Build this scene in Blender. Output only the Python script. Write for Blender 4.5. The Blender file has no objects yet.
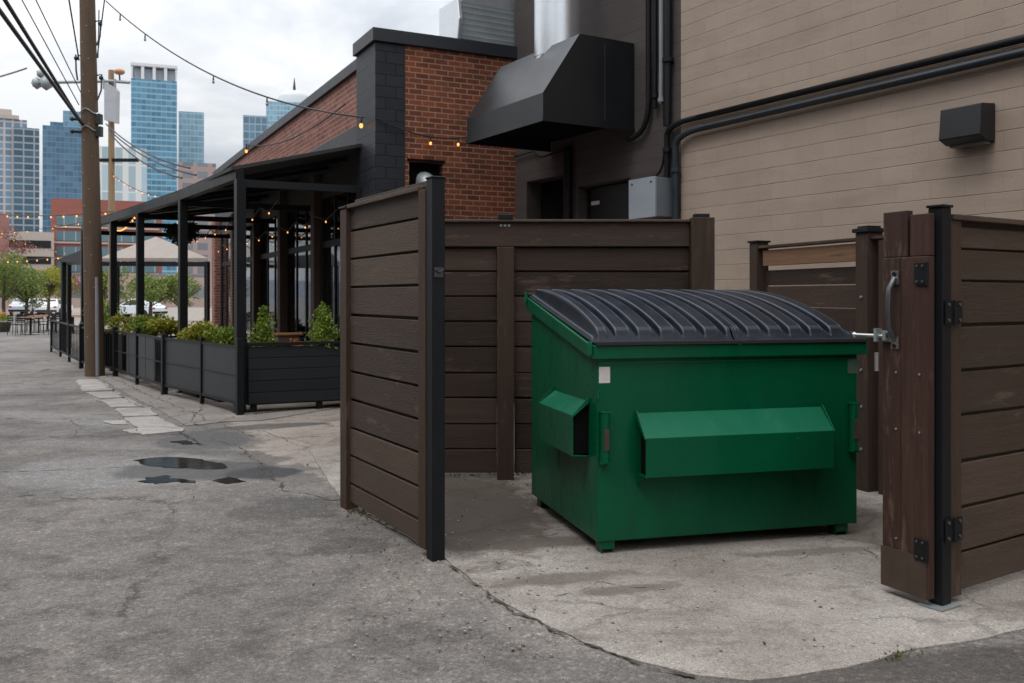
import bpy, bmesh, math, random
from mathutils import Vector, Matrix, noise
from mathutils.geometry import tessellate_polygon
R = random.Random(7)
sc = bpy.context.scene
COL = sc.collection
F, CX, HY, EH = 918.0, 512.0, 297.0, 1.6

# ------------------------------------------------------------------ helpers
def P(px, py, Y):
    return Vector(((px-CX)/F*Y, Y, EH-(py-HY)/F*Y))
def G(px, py):
    return P(px, py, EH*F/(py-HY))
def nrm(x, y):
    l = math.hypot(x, y); return (x/l, y/l)
class Frame:
    def __init__(s, o, d):
        s.o = Vector((o[0], o[1], 0)); s.d = Vector((*nrm(*d), 0)); s.n = Vector((-s.d.y, s.d.x, 0))
        s.rot = math.atan2(s.d.y, s.d.x)
    def at(s, x, y=0, z=0):
        return s.o + s.d*x + s.n*y + Vector((0, 0, z))
    def pl(s, px, py=None, y=0):
        o = s.at(0, y); k = (px-CX)/F
        t = (k*o.y-o.x)/(s.d.x-k*s.d.y)
        Y = o.y+s.d.y*t
        return (t, EH-(py-HY)/F*Y) if py is not None else t

class B:
    def __init__(s): s.bm = bmesh.new()
    def v(s, *p): return s.bm.verts.new(p)
    def face(s, pts):
        try: return s.bm.faces.new([s.bm.verts.new(p) for p in pts])
        except ValueError: pass
    def hexa(s, p):      # p: 4 bottom, 4 top (ccw)
        q = [s.bm.verts.new(x) for x in p]
        for f in ((3,2,1,0),(4,5,6,7),(0,1,5,4),(1,2,6,5),(2,3,7,6),(3,0,4,7)):
            s.bm.faces.new([q[i] for i in f])
        return s
    def box(s, x0, x1, y0, y1, z0, z1):
        return s.hexa([(x0,y0,z0),(x1,y0,z0),(x1,y1,z0),(x0,y1,z0),(x0,y0,z1),(x1,y0,z1),(x1,y1,z1),(x0,y1,z1)])
    def prism(s, poly, axis, a, b):
        def mk(p, t):
            return {'x': (t,p[0],p[1]), 'y': (p[0],t,p[1]), 'z': (p[0],p[1],t)}[axis]
        A = [s.bm.verts.new(mk(p, a)) for p in poly]; C = [s.bm.verts.new(mk(p, b)) for p in poly]
        n = len(poly)
        s.bm.faces.new(A[::-1]); s.bm.faces.new(C)
        for i in range(n): s.bm.faces.new([A[i], A[(i+1)%n], C[(i+1)%n], C[i]])
        return s
    def tube(s, pts, r, seg=8, caps=True):
        pts = [Vector(p) for p in pts]; n = len(pts); rings = []
        rr = r if isinstance(r, (list, tuple)) else [r]*n
        ref = None
        for i, p in enumerate(pts):
            t = (pts[min(i+1, n-1)]-pts[max(i-1, 0)]).normalized()
            if ref is None:
                ref = Vector((0,0,1)) if abs(t.z) < .9 else Vector((1,0,0))
            a = (ref - t*ref.dot(t)).normalized(); ref = a; b = t.cross(a)
            rings.append([s.bm.verts.new(p+(a*math.cos(2*math.pi*k/seg)+b*math.sin(2*math.pi*k/seg))*rr[i]) for k in range(seg)])
        for i in range(n-1):
            for k in range(seg):
                f = s.bm.faces.new([rings[i][k], rings[i][(k+1)%seg], rings[i+1][(k+1)%seg], rings[i+1][k]]); f.smooth = seg > 5
        if caps:
            s.bm.faces.new([s.bm.verts.new(v.co) for v in rings[0][::-1]]); s.bm.faces.new([s.bm.verts.new(v.co) for v in rings[-1]])
        return s
    def ball(s, c, r, sub=2, sz=(1,1,1)):
        m = Matrix.Translation(c) @ Matrix.Diagonal((*sz, 1))
        q = bmesh.ops.create_icosphere(s.bm, subdivisions=sub, radius=r, matrix=m)
        for v in q['verts']:
            for f in v.link_faces: f.smooth = True
        return s
    def wall(s, x0, x1, z0, z1, y0, y1, holes=()):
        xs = sorted({x0, x1, *[h[0] for h in holes], *[h[1] for h in holes]})
        zs = sorted({z0, z1, *[h[2] for h in holes], *[h[3] for h in holes]})
        nx, nz = len(xs)-1, len(zs)-1
        def solid(i, j):
            if not (0 <= i < nx and 0 <= j < nz): return False
            cx, cz = (xs[i]+xs[i+1])/2, (zs[j]+zs[j+1])/2
            return not any(h[0] < cx < h[1] and h[2] < cz < h[3] for h in holes)
        for i in range(nx):
            for j in range(nz):
                if not solid(i, j): continue
                a, b, c, d = xs[i], xs[i+1], zs[j], zs[j+1]
                s.face([(a,y1,c),(a,y1,d),(b,y1,d),(b,y1,c)]); s.face([(a,y0,c),(b,y0,c),(b,y0,d),(a,y0,d)])
                if not solid(i-1, j): s.face([(a,y0,c),(a,y0,d),(a,y1,d),(a,y1,c)])
                if not solid(i+1, j): s.face([(b,y0,c),(b,y1,c),(b,y1,d),(b,y0,d)])
                if not solid(i, j-1): s.face([(a,y0,c),(a,y1,c),(b,y1,c),(b,y0,c)])
                if not solid(i, j+1): s.face([(a,y0,d),(b,y0,d),(b,y1,d),(a,y1,d)])
        bmesh.ops.remove_doubles(s.bm, verts=s.bm.verts, dist=1e-5)
        return s
    def leaf(s, c, size, up=.3):
        d = Vector((R.gauss(0,1), R.gauss(0,1), R.gauss(0,1)+up)).normalized()
        e = d.cross(Vector((R.gauss(0,1), R.gauss(0,1), R.gauss(0,1)))).normalized()
        l, w = size*R.uniform(.6,1.3), size*R.uniform(.25,.5)
        c = Vector(c)
        s.face([c, c+d*l*.5+e*w, c+d*l, c+d*l*.5-e*w])
    def build(s, name, mat, parent=None, bevel=0, smooth=False):
        me = bpy.data.meshes.new(name)
        bmesh.ops.recalc_face_normals(s.bm, faces=s.bm.faces)
        if smooth:
            for f in s.bm.faces: f.smooth = True
        s.bm.to_mesh(me); s.bm.free()
        o = bpy.data.objects.new(name, me); COL.objects.link(o); me.materials.append(mat)
        if parent is not None: o.parent = parent
        if bevel:
            m = o.modifiers.new('Bevel', 'BEVEL'); m.width = bevel; m.segments = 2; m.limit_method = 'ANGLE'; m.angle_limit = .6
        return o

def thing(name, label, cat, loc=(0,0,0), rz=0, group=None):
    o = bpy.data.objects.new(name, None); COL.objects.link(o); o.empty_display_size = .2
    o.location = loc; o.rotation_euler = (0,0,rz)
    return tag(o, label, cat, group)
def tag(o, label, cat, group=None):
    o['label'] = label; o['category'] = cat
    if group: o['group'] = group
    return o
def struct(o): o['kind'] = 'structure'; return o
def dup(root, loc, rz, label, group=None):
    r = root.copy(); COL.objects.link(r); r.location = loc; r.rotation_euler = (0,0,rz); r['label'] = label
    if group: r['group'] = group
    for ch in list(root.children):
        c = ch.copy(); COL.objects.link(c); c.parent = r
        for g in list(ch.children):
            d = g.copy(); COL.objects.link(d); d.parent = c
    return r

def board(b, x0, x1, y0, y1, z0, z1):
    j = lambda: R.uniform(-.003, .003)
    a, c, e, f, g, h = j(), j(), j(), j(), j()*1.2, j()*1.2
    b.hexa([(x0,y0+g,z0+a),(x1,y0+h,z0+c),(x1,y1+h,z0+c),(x0,y1+g,z0+a),(x0,y0+g,z1+e),(x1,y0+h,z1+f),(x1,y1+h,z1+f),(x0,y1+g,z1+e)])
def multi(name, boxes, mat, parent, bevel=0):
    return [B().box(*q).build(name, mat, parent, bevel) for q in boxes]

# ------------------------------------------------------------------ materials
class NT:
    def __init__(s, name):
        s.m = bpy.data.materials.new(name); s.m.use_nodes = True; s.nt = s.m.node_tree
        s.nt.nodes.clear(); s.out = s.nt.nodes.new('ShaderNodeOutputMaterial')
    def n(s, t, props=None, **kw):
        nd = s.nt.nodes.new('ShaderNode'+t)
        for k, v in (props or {}).items(): setattr(nd, k, v)
        for k, v in kw.items():
            key = int(k[1:]) if k[0] == 'i' and k[1:].isdigit() else k.replace('_', ' ')
            s.set(nd.inputs[key], v)
        return nd
    def set(s, inp, v):
        if isinstance(v, bpy.types.NodeSocket): s.nt.links.new(v, inp)
        elif isinstance(v, (tuple, list)) and len(v) == 3 and inp.type == 'RGBA': inp.default_value = (*v, 1)
        else: inp.default_value = v
    def math(s, op, a, b=None, clamp=False):
        nd = s.n('Math', {'operation': op, 'use_clamp': clamp}, i0=a)
        if b is not None: s.set(nd.inputs[1], b)
        return nd.outputs[0]
    def mix(s, f, a, b, blend='MIX'):
        nd = s.n('Mix', {'data_type': 'RGBA', 'blend_type': blend}, i0=f, i6=a, i7=b)
        return nd.outputs[2]
    def ramp(s, f, stops):
        nd = s.n('ValToRGB', Fac=f); e = nd.color_ramp.elements
        while len(e) < len(stops): e.new(.5)
        for i, (p, c) in enumerate(stops):
            e[i].position = p; e[i].color = (*c, 1) if isinstance(c, (tuple, list)) else (c, c, c, 1)
        return nd.outputs[0]
    def noise(s, co, scale, detail=4, rough=.55, dist=0):
        return s.n('TexNoise', Vector=co, Scale=scale, Detail=detail, Roughness=rough, Distortion=dist).outputs[0]
    def obj(s, sx=1, sy=1, sz=1):
        c = s.n('TexCoord').outputs['Object']
        if (sx, sy, sz) == (1, 1, 1): return c
        return s.n('Mapping', Vector=c, Scale=(sx, sy, sz)).outputs[0]
    def wallco(s):
        q = s.n('SeparateXYZ', Vector=s.n('TexCoord').outputs['Object'])
        return s.n('CombineXYZ', X=s.math('ADD', q.outputs[0], q.outputs[1]), Y=q.outputs[2]).outputs[0]
    def bump(s, h, strength, dist=.01):
        return s.n('Bump', Height=h, Strength=strength, Distance=dist).outputs[0]
    def bsdf(s, col, rough=.6, metal=0, normal=None, spec=.5, **kw):
        b = s.n('BsdfPrincipled', Base_Color=col, Roughness=rough, Metallic=metal)
        b.inputs['Specular IOR Level'].default_value = spec
        for k, v in kw.items(): s.set(b.inputs[k.replace('_', ' ')], v)
        if normal is not None: s.set(b.inputs['Normal'], normal)
        s.nt.links.new(b.outputs[0], s.out.inputs[0]); return s.m

def surf(name, col, rough=.6, metal=0, var=.15, scale=3, bump=.08, bscale=80, g=(1,1,1), isl=0, spec=.5, wear=None, wcol=None, wscale=6, rvar=.1, wg=None):
    t = NT(name); co = t.obj(*g)
    a = t.noise(co, scale, 5); b = t.noise(co, scale*7, 3)
    v = t.math('ADD', t.math('MULTIPLY', a, .65), t.math('MULTIPLY', b, .35))
    f = t.math('MULTIPLY_ADD', v, 4*var); f.node.inputs[2].default_value = 1-2*var
    if isl:
        r = t.n('NewGeometry').outputs['Random Per Island']
        q = t.math('MULTIPLY_ADD', r, 2*isl); q.node.inputs[2].default_value = 1-isl
        f = t.math('MULTIPLY', f, q)
    c = t.mix(1, col, f, 'MULTIPLY')
    if wear:
        wv = wg or (tuple(x**.55 for x in g) if g != (1,1,1) else (1,1,1))
        w = t.ramp(t.noise(t.obj(*wv), wscale, 8, .7), [(wear, 0), (wear+.1, 1)])
        c = t.mix(t.math('MULTIPLY', w, .8), c, wcol)
    rg = t.math('MULTIPLY_ADD', a, 2*rvar); rg.node.inputs[2].default_value = rough-rvar
    return t.bsdf(c, rg, metal, t.bump(t.noise(co, bscale, 3), bump, .01), spec)

def brick(name, c1, c2, mort, bw=.215, rh=.0785, ms=.009, bump=.6, var=.25, rough=.85, blot=None):
    t = NT(name); co = t.wallco()
    wob = t.n('VectorMath', {'operation': 'MULTIPLY_ADD'}, i0=t.n('TexNoise', Vector=co, Scale=9).outputs['Color'], i1=(.006,.006,0), i2=co).outputs[0]
    bt = t.n('TexBrick', {'offset': .5}, Vector=wob, Color1=c1, Color2=c2, Mortar=mort, Scale=1.0, Mortar_Size=ms, Mortar_Smooth=.15, Bias=0.0, Brick_Width=bw, Row_Height=rh)
    n = t.noise(co, 4, 6); n2 = t.noise(co, 45, 3)
    f = t.math('MULTIPLY_ADD', t.math('ADD', t.math('MULTIPLY', n, .6), t.math('MULTIPLY', n2, .4)), 4*var); f.node.inputs[2].default_value = 1-2*var
    c = t.mix(1, bt.outputs[0], f, 'MULTIPLY')
    if blot: c = t.mix(t.ramp(t.noise(co, 2.2, 6, .7), [(.52, 0), (.68, .6)]), c, blot)
    h = t.math('ADD', t.math('MULTIPLY', t.math('SUBTRACT', 1.0, bt.outputs[1]), 1.0), t.math('MULTIPLY', n2, .25))
    return t.bsdf(c, rough, 0, t.bump(h, bump, .012), .3)

def block(name, col, rh=.2, seam=.6, rough=.65):
    """painted masonry: clear bed joints, faint head joints"""
    t = NT(name); co = t.wallco()
    wob = t.n('VectorMath', {'operation': 'MULTIPLY_ADD'}, i0=t.n('TexNoise', Vector=co, Scale=3.0, Detail=4.0).outputs['Color'], i1=(.012,.012,0), i2=co).outputs[0]
    bt = t.n('TexBrick', {'offset': .5}, Vector=wob, Color1=(1,1,1), Color2=(.93,.93,.93), Mortar=(.9,.9,.9), Scale=1.0, Mortar_Size=.004, Mortar_Smooth=.5, Brick_Width=rh*2, Row_Height=rh)
    q = t.n('SeparateXYZ', Vector=wob)
    z = t.math('FRACT', t.math('DIVIDE', q.outputs[1], rh))
    d = t.math('MULTIPLY', t.math('ABSOLUTE', t.math('SUBTRACT', z, .5)), 2.0)       # 1 at the joint
    brk = t.noise(t.n('Mapping', Vector=co, Scale=(.7, 3, 1)).outputs[0], 2.6, 6, .65)
    j = t.ramp(d, [(.945, 0), (.985, 1)])
    js = t.math('MULTIPLY', j, t.ramp(brk, [(.36, .15), (.62, 1)]))
    lo = t.ramp(z, [(0.02, 0), (.035, 1), (.06, 0)])
    n = t.noise(co, 1.3, 6, .6); n2 = t.noise(co, 40, 4)
    f = t.math('MULTIPLY_ADD', t.math('ADD', t.math('MULTIPLY', n, .7), t.math('MULTIPLY', n2, .3)), .55); f.node.inputs[2].default_value = .72
    c = t.mix(1, t.mix(1, col, f, 'MULTIPLY'), bt.outputs[0], 'MULTIPLY')
    st = t.ramp(t.noise(t.n('Mapping', Vector=co, Scale=(.5, 2.2, 1)).outputs[0], 1.7, 7, .65), [(.5, 0), (.72, .45)])
    c = t.mix(st, c, tuple(x*.62 for x in col))
    c = t.mix(t.math('MULTIPLY', js, seam), c, tuple(x*.22 for x in col))
    h = t.math('ADD', t.math('MULTIPLY', t.math('SUBTRACT', 1.0, j), 1.0), t.math('ADD', t.math('MULTIPLY', n2, .3), t.math('MULTIPLY', bt.outputs[1], -.25)))
    return t.bsdf(c, rough, 0, t.bump(h, .55, .01), .3)

def gridmat(name, glass, frame, cw, ch, fw, fh, rough=.12, var=.35, metal=0.0):
    t = NT(name); co = t.wallco(); q = t.n('SeparateXYZ', Vector=co)
    cx, cz = t.math('DIVIDE', q.outputs[0], cw), t.math('DIVIDE', q.outputs[1], ch)
    mx = t.math('LESS_THAN', t.math('FRACT', cx), fw); mz = t.math('LESS_THAN', t.math('FRACT', cz), fh)
    fr = t.math('MAXIMUM', mx, mz)
    cell = t.n('CombineXYZ', X=t.math('FLOOR', cx), Y=t.math('FLOOR', cz)).outputs[0]
    w = t.n('TexWhiteNoise', {'noise_dimensions': '2D'}, Vector=cell).outputs[0]
    big = t.noise(co, .03, 4)
    k = t.math('MULTIPLY_ADD', t.math('ADD', t.math('MULTIPLY', w, .5), t.math('MULTIPLY', big, .5)), 2*var); k.node.inputs[2].default_value = 1-var
    g = t.mix(1, glass, k, 'MULTIPLY')
    c = t.mix(fr, g, frame)
    rg = t.math('MULTIPLY_ADD', fr, .6); rg.node.inputs[2].default_value = rough
    return t.bsdf(c, rg, metal, None, .6)

def foliage(name, a, b):
    t = NT(name); r = t.n('NewGeometry').outputs['Random Per Island']
    c = t.mix(t.math('ADD', t.math('MULTIPLY', r, .6), t.math('MULTIPLY', t.noise(t.obj(), 3, 3), .4)), a, b)
    bs = t.n('BsdfPrincipled', Base_Color=c, Roughness=.6)
    tr = t.n('BsdfTranslucent', Color=c)
    mx = t.n('MixShader', i0=.3, i1=bs.outputs[0], i2=tr.outputs[0])
    t.nt.links.new(mx.outputs[0], t.out.inputs[0]); return t.m

def glassmat(name, tint=(.8,.85,.85), refl=.5):
    t = NT(name)
    tr = t.n('BsdfTransparent', Color=tint); gl = t.n('BsdfGlossy', Color=(.9,.95,1), Roughness=.03)
    fr = t.n('Fresnel', IOR=1.5).outputs[0]
    mx = t.n('MixShader', i0=t.math('ADD', fr, refl*.22, True), i1=tr.outputs[0], i2=gl.outputs[0])
    t.nt.links.new(mx.outputs[0], t.out.inputs[0]); return t.m

def emis(name, col, st):
    t = NT(name); e = t.n('Emission', Color=col, Strength=st); t.nt.links.new(e.outputs[0], t.out.inputs[0]); return t.m

def asphalt(name, ca, cb, specks=.5, wet=0, crack=1.0):
    t = NT(name); co = t.obj()
    n1 = t.noise(co, .45, 7, .6); n2 = t.noise(co, 2.6, 6, .65); n3 = t.noise(co, 22, 4, .6)
    c = t.mix(t.ramp(n1, [(.35, 0), (.65, 1)]), ca, cb)
    c = t.mix(t.ramp(n2, [(.52, 0), (.75, .55)]), c, tuple(x*.6 for x in ca))
    c = t.mix(t.ramp(t.noise(co, 1.1, 5, .6, .6), [(.56, 0), (.7, .35)]), c, (cb[0]*1.25, cb[1]*1.15, cb[2]*1.08))
    vo = t.n('TexVoronoi', Vector=co, Scale=120.0); rs = t.n('SeparateColor', Color=vo.outputs['Color']).outputs[0]
    vo2 = t.n('TexVoronoi', Vector=co, Scale=47.0); rs2 = t.n('SeparateColor', Color=vo2.outputs['Color']).outputs[0]
    k = t.math('ADD', t.ramp(rs, [(0, .45), (.5, .92), (.85, 1.15), (1, 2.1)]), t.math('MULTIPLY', t.ramp(rs2, [(.0, 0), (.86, 0), (.97, 1)]), .6*specks))
    k = t.math('MULTIPLY', k, t.ramp(n3, [(.3, .72), (.7, 1.25)]))
    c = t.mix(1, c, k, 'MULTIPLY')
    h = t.math('ADD', t.math('MULTIPLY', vo.outputs['Distance'], -.8), t.math('MULTIPLY', n3, .6))
    if crack:
        wob = t.n('VectorMath', {'operation': 'MULTIPLY_ADD'}, i0=t.n('TexNoise', Vector=co, Scale=1.6, Detail=7.0, Roughness=.7).outputs['Color'], i1=(.7,.7,0), i2=co).outputs[0]
        e = t.n('TexVoronoi', {'feature': 'DISTANCE_TO_EDGE'}, Vector=wob, Scale=.42).outputs['Distance']
        m = t.math('MULTIPLY', t.ramp(e, [(.002, 1), (.009, 0)]), t.ramp(t.noise(co, .35, 3), [(.47, 0), (.58, crack)]))
        c = t.mix(m, c, (.025,.023,.02)); h = t.math('SUBTRACT', h, t.math('MULTIPLY', m, 2.0))
    rg = t.ramp(n2, [(.3, .75-wet), (.7, .92-wet)])
    return t.bsdf(c, rg, 0, t.bump(h, .55, .006), .35)

def concrete(name, ca, cb, stain, crack=.6, spots=()):
    t = NT(name); co = t.obj()
    n1 = t.noise(co, .7, 7, .62); n2 = t.noise(co, 4.2, 7, .7, .5); n3 = t.noise(co, 60, 4, .6)
    c = t.mix(t.ramp(n1, [(.36, 0), (.62, 1)]), ca, cb)
    c = t.mix(t.ramp(n2, [(.5, 0), (.74, .75)]), c, stain)
    c = t.mix(t.ramp(t.noise(t.obj(.5, 1.4, 1), 1.3, 8, .72), [(.53, 0), (.7, .7)]), c, tuple(x*.75 for x in stain))
    vo = t.n('TexVoronoi', Vector=co, Scale=150.0); rs = t.n('SeparateColor', Color=vo.outputs['Color']).outputs[0]
    c = t.mix(1, c, t.ramp(rs, [(0, .55), (.25, .92), (.85, 1.05), (1, 1.45)]), 'MULTIPLY')
    c = t.mix(1, c, t.ramp(n3, [(.3, .85), (.7, 1.12)]), 'MULTIPLY')
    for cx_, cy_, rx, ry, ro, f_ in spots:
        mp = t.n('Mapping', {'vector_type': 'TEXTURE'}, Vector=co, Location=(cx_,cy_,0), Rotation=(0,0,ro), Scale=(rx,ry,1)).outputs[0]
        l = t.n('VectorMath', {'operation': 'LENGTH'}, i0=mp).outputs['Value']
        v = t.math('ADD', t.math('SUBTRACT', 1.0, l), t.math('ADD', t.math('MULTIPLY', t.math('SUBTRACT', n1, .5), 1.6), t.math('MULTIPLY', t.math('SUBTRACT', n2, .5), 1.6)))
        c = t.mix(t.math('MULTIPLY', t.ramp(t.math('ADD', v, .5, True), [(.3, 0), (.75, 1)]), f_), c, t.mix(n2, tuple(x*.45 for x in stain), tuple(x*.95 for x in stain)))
    h = t.math('ADD', n3, t.math('MULTIPLY', n2, .8))
    wob = t.n('VectorMath', {'operation': 'MULTIPLY_ADD'}, i0=t.n('TexNoise', Vector=co, Scale=2.0, Detail=8.0, Roughness=.75).outputs['Color'], i1=(.5,.5,0), i2=co).outputs[0]
    e = t.n('TexVoronoi', {'feature': 'DISTANCE_TO_EDGE'}, Vector=wob, Scale=.75).outputs['Distance']
    m = t.math('MULTIPLY', t.ramp(e, [(.003, 1), (.012, 0)]), t.ramp(t.noise(co, .6, 3), [(.46, 0), (.56, crack)]))
    c = t.mix(m, c, (.04,.035,.03)); h = t.math('SUBTRACT', h, t.math('MULTIPLY', m, 2.5))
    sp = t.n('TexVoronoi', Vector=co, Scale=9.0).outputs['Distance']
    dm = t.math('MULTIPLY', t.ramp(sp, [(.03, 1), (.06, 0)]), t.ramp(t.noise(co, 1.1, 3), [(.5, 0), (.6, .8)]))
    c = t.mix(dm, c, (.06,.05,.04))
    return t.bsdf(c, .85, 0, t.bump(h, .5, .006), .3)

M = {}
BR = (.072, .051, .039)
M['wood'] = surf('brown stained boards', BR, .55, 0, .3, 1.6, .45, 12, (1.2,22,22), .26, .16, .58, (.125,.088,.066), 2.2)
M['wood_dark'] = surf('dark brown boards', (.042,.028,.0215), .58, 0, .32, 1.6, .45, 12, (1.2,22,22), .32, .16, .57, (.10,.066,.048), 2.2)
M['wood_v'] = surf('brown upright boards', (.056,.036,.026), .55, 0, .32, 1.6, .45, 12, (22,22,1.2), .2, .16, .58, (.115,.08,.06), 2.2)
M['wood_dv'] = surf('dark brown posts', (.042,.028,.021), .58, 0, .3, 1.6, .45, 12, (22,22,1.2), .2, .16, .58, (.085,.058,.043), 2.2)
M['wood_red'] = surf('reddish brown gate boards', (.050,.028,.022), .5, 0, .35, 1.6, .45, 12, (22,22,1.2), .2, .16, .56, (.125,.082,.062), 2.6)
M['wood_raw'] = surf('worn tan board', (.15,.082,.044), .7, 0, .3, 2, .4, 12, (1.2,22,22), .1, .3, .56, (.06,.04,.028), 2.5)
M['steel'] = surf('black painted steel', (.0085,.0095,.011), .45, 0, .25, 5, .06, 90, isl=0, spec=.2, wear=.68, wcol=(.06,.055,.05), wscale=9)
M['black'] = surf('matt black paint', (.009,.0092,.010), .55, 0, .2, 3, .08, 60, spec=.18, wear=.7, wcol=(.05,.048,.045))
M['black_board'] = surf('black painted boards', (.011,.0135,.017), .5, 0, .25, 2, .25, 14, (1.2,18,18), .15, .3, .68, (.07,.07,.07))
M['panel'] = surf('charcoal metal panel', (.020,.025,.031), .42, 0, .25, 3, .05, 40, spec=.3, wear=.7, wcol=(.09,.09,.09))
M['galv'] = surf('galvanised metal', (.66,.69,.72), .34, .85, .1, 2.5, .05, 9, rvar=.1)
M['galv_dull'] = surf('dull galvanised metal', (.26,.29,.30), .5, .4, .2, 3, .05, 9)
M['hood'] = surf('dark hood paint', (.008,.009,.0115), .34, 0, .2, 2, .03, 40, spec=.4, wear=.72, wcol=(.06,.06,.065))
M['soot_shade'] = surf('sooty underside and cavity shade', (.005,.005,.005), .9, spec=.05)  # black of the hood underside; also paints the shade inside the fork pockets
def enamel(name, col, dark, dirt, rough):
    t = NT(name); co = t.obj(); n1 = t.noise(co, 1.1, 6, .6); n2 = t.noise(t.obj(1,1,.25), 7, 7, .65); n3 = t.noise(co, 16, 6, .7)
    c = t.mix(t.ramp(n1, [(.35, 0), (.65, 1)]), col, dark)
    c = t.mix(t.ramp(n2, [(.55, 0), (.75, .55)]), c, dirt)
    c = t.mix(t.ramp(n3, [(.66, 0), (.7, .7)]), c, tuple(x*1.5+.012 for x in col))
    q = t.n('SeparateXYZ', Vector=co); base = t.math('ADD', t.math('MULTIPLY', q.outputs[2], -3.2), t.math('ADD', .62, t.math('MULTIPLY', t.math('SUBTRACT', n2, .5), 1.6)), True)
    c = t.mix(t.math('MULTIPLY', base, .4), c, (.016,.026,.016))                  # road splash near the floor
    h = t.math('ADD', t.math('MULTIPLY', t.noise(co, 2.3, 2), 2.5), t.math('MULTIPLY', t.noise(co, 60, 3), .06))
    return t.bsdf(c, t.ramp(n2, [(.3, rough-.06), (.7, rough+.16)]), 0, t.bump(h, .18, .02), .2)
M['green'] = enamel('green enamel', (.0006,.082,.034), (.0004,.062,.026), (.003,.05,.026), .27)
M['green_sheen'] = enamel('worn green enamel with painted sheen', (.001,.115,.056), (.001,.088,.043), (.015,.12,.078), .3)  # lighter copy of the green: sky sheen on pocket tops put into the colour
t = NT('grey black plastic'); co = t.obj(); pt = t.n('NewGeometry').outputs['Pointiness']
ed = t.ramp(pt, [(.512, 0), (.56, 1)]); n_ = t.noise(co, 5, 6, .65)  # convex edges lightened: scuffs plus rib highlights put into the colour
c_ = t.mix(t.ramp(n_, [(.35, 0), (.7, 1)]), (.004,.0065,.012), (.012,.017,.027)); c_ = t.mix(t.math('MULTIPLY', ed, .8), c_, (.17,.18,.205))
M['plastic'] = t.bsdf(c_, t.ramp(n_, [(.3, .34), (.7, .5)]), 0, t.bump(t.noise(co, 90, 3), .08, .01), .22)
M['rubber'] = surf('black rubber', (.012,.012,.012), .8)
M['rust'] = surf('rusty steel', (.05,.03,.02), .8, 0, .4, 12)
M['sticker'] = surf('weathered sticker', (.55,.5,.48), .6, 0, .15, 30)
M['sticker_dim'] = surf('faded sticker', (.05,.09,.065), .6, 0, .2, 30)
M['dull_screw'] = surf('dull screw heads', (.09,.09,.09), .5, .5)
M['chrome'] = surf('bright zinc', (.6,.6,.6), .3, .9, .1, 10)
M['tan'] = block('tan painted block', (.305,.240,.190), .163, .75)
M['darkwall'] = block('dark grey brown painted block', (.066,.055,.052), .163, .6)
M['brick'] = brick('red brick', (.205,.058,.026), (.10,.030,.018), (.27,.165,.11), bw=.2, rh=.0775, blot=(.085,.04,.028), var=.35)
M['brick_pale'] = brick('pinkish brick', (.26,.10,.075), (.16,.062,.048), (.30,.20,.17), var=.35)
M['brick_blocker'] = brick('brown brick', (.15,.075,.05), (.10,.05,.035), (.2,.16,.13))
M['brick_black'] = brick('black painted brick', (.017,.020,.025), (.013,.016,.020), (.005,.006,.007), .3, .163, .009, 1.0, .2, .5)
M['coping'] = surf('dark coping metal', (.019,.021,.026), .45, 0, .15, 2, spec=.35)
M['fascia'] = surf('charcoal fascia', (.026,.029,.034), .5, 0, .15, 2, spec=.35)
M['soffit'] = surf('brown timber soffit', (.075,.045,.032), .7, 0, .2, 3)
M['interior'] = surf('dim dining room', (.09,.055,.035), .8)
M['glass'] = glassmat('window glass')
M['bulb'] = emis('warm bulb', (1,.40,.10), 1.9)
M['bulb_in'] = emis('warm pendant bulb', (1,.40,.10), 30)
M['bulb_off'] = surf('clear bulb', (.35,.3,.25), .1)
M['wire'] = surf('black cable', (.012,.012,.013), .6)
M['wire_grey'] = surf('grey cable', (.18,.185,.2), .6)
M['pole'] = surf('weathered brown pole', (.080,.049,.027), .8, 0, .45, 2, .5, 10, (14,14,.8), wear=.62, wcol=(.05,.034,.024), wscale=3)
M['pole_pale'] = surf('pale wooden pole', (.25,.17,.095), .8, 0, .25, 2, .4, 10, (14,14,.8))
M['canvas'] = surf('beige canvas', (.25,.215,.19), .8)
M['asphalt'] = asphalt('weathered asphalt', (.128,.121,.115), (.165,.155,.146))
M['asphalt_new'] = asphalt('dark asphalt', (.082,.078,.075), (.11,.104,.1), .4, 0, 0)
M['asphalt_wet'] = asphalt('damp asphalt', (.055,.053,.052), (.08,.077,.074), .3, .35, 0)
M['mud'] = asphalt('dry silt on asphalt', (.15,.145,.14), (.19,.18,.172), .3, .1, .8)
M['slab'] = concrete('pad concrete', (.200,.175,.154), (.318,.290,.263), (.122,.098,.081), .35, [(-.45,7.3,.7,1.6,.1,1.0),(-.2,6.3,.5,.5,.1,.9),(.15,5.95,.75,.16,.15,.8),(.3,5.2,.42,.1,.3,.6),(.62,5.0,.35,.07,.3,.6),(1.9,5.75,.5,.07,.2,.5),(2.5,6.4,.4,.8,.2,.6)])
M['apron'] = concrete('old concrete', (.2,.172,.15), (.27,.238,.21), (.13,.108,.09), .9)
M['walk'] = concrete('pavement concrete', (.18,.162,.146), (.24,.215,.195), (.12,.104,.09), .9)
M['pad'] = concrete('pale concrete', (.255,.24,.223), (.35,.33,.308), (.16,.143,.128), .5)
M['seam'] = surf('dirt seam', (.045,.038,.03), .95, 0, .4, 20, .6, 60)
M['leaf'] = foliage('bright green foliage', (.07,.14,.012), (.30,.38,.045))
M['leaf_y'] = foliage('yellow green foliage', (.10,.15,.012), (.42,.36,.03))
M['leaf_tree'] = foliage('tree foliage', (.06,.11,.022), (.22,.26,.05))
M['leaf_dark'] = foliage('dark foliage', (.015,.03,.01), (.04,.06,.02))
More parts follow.
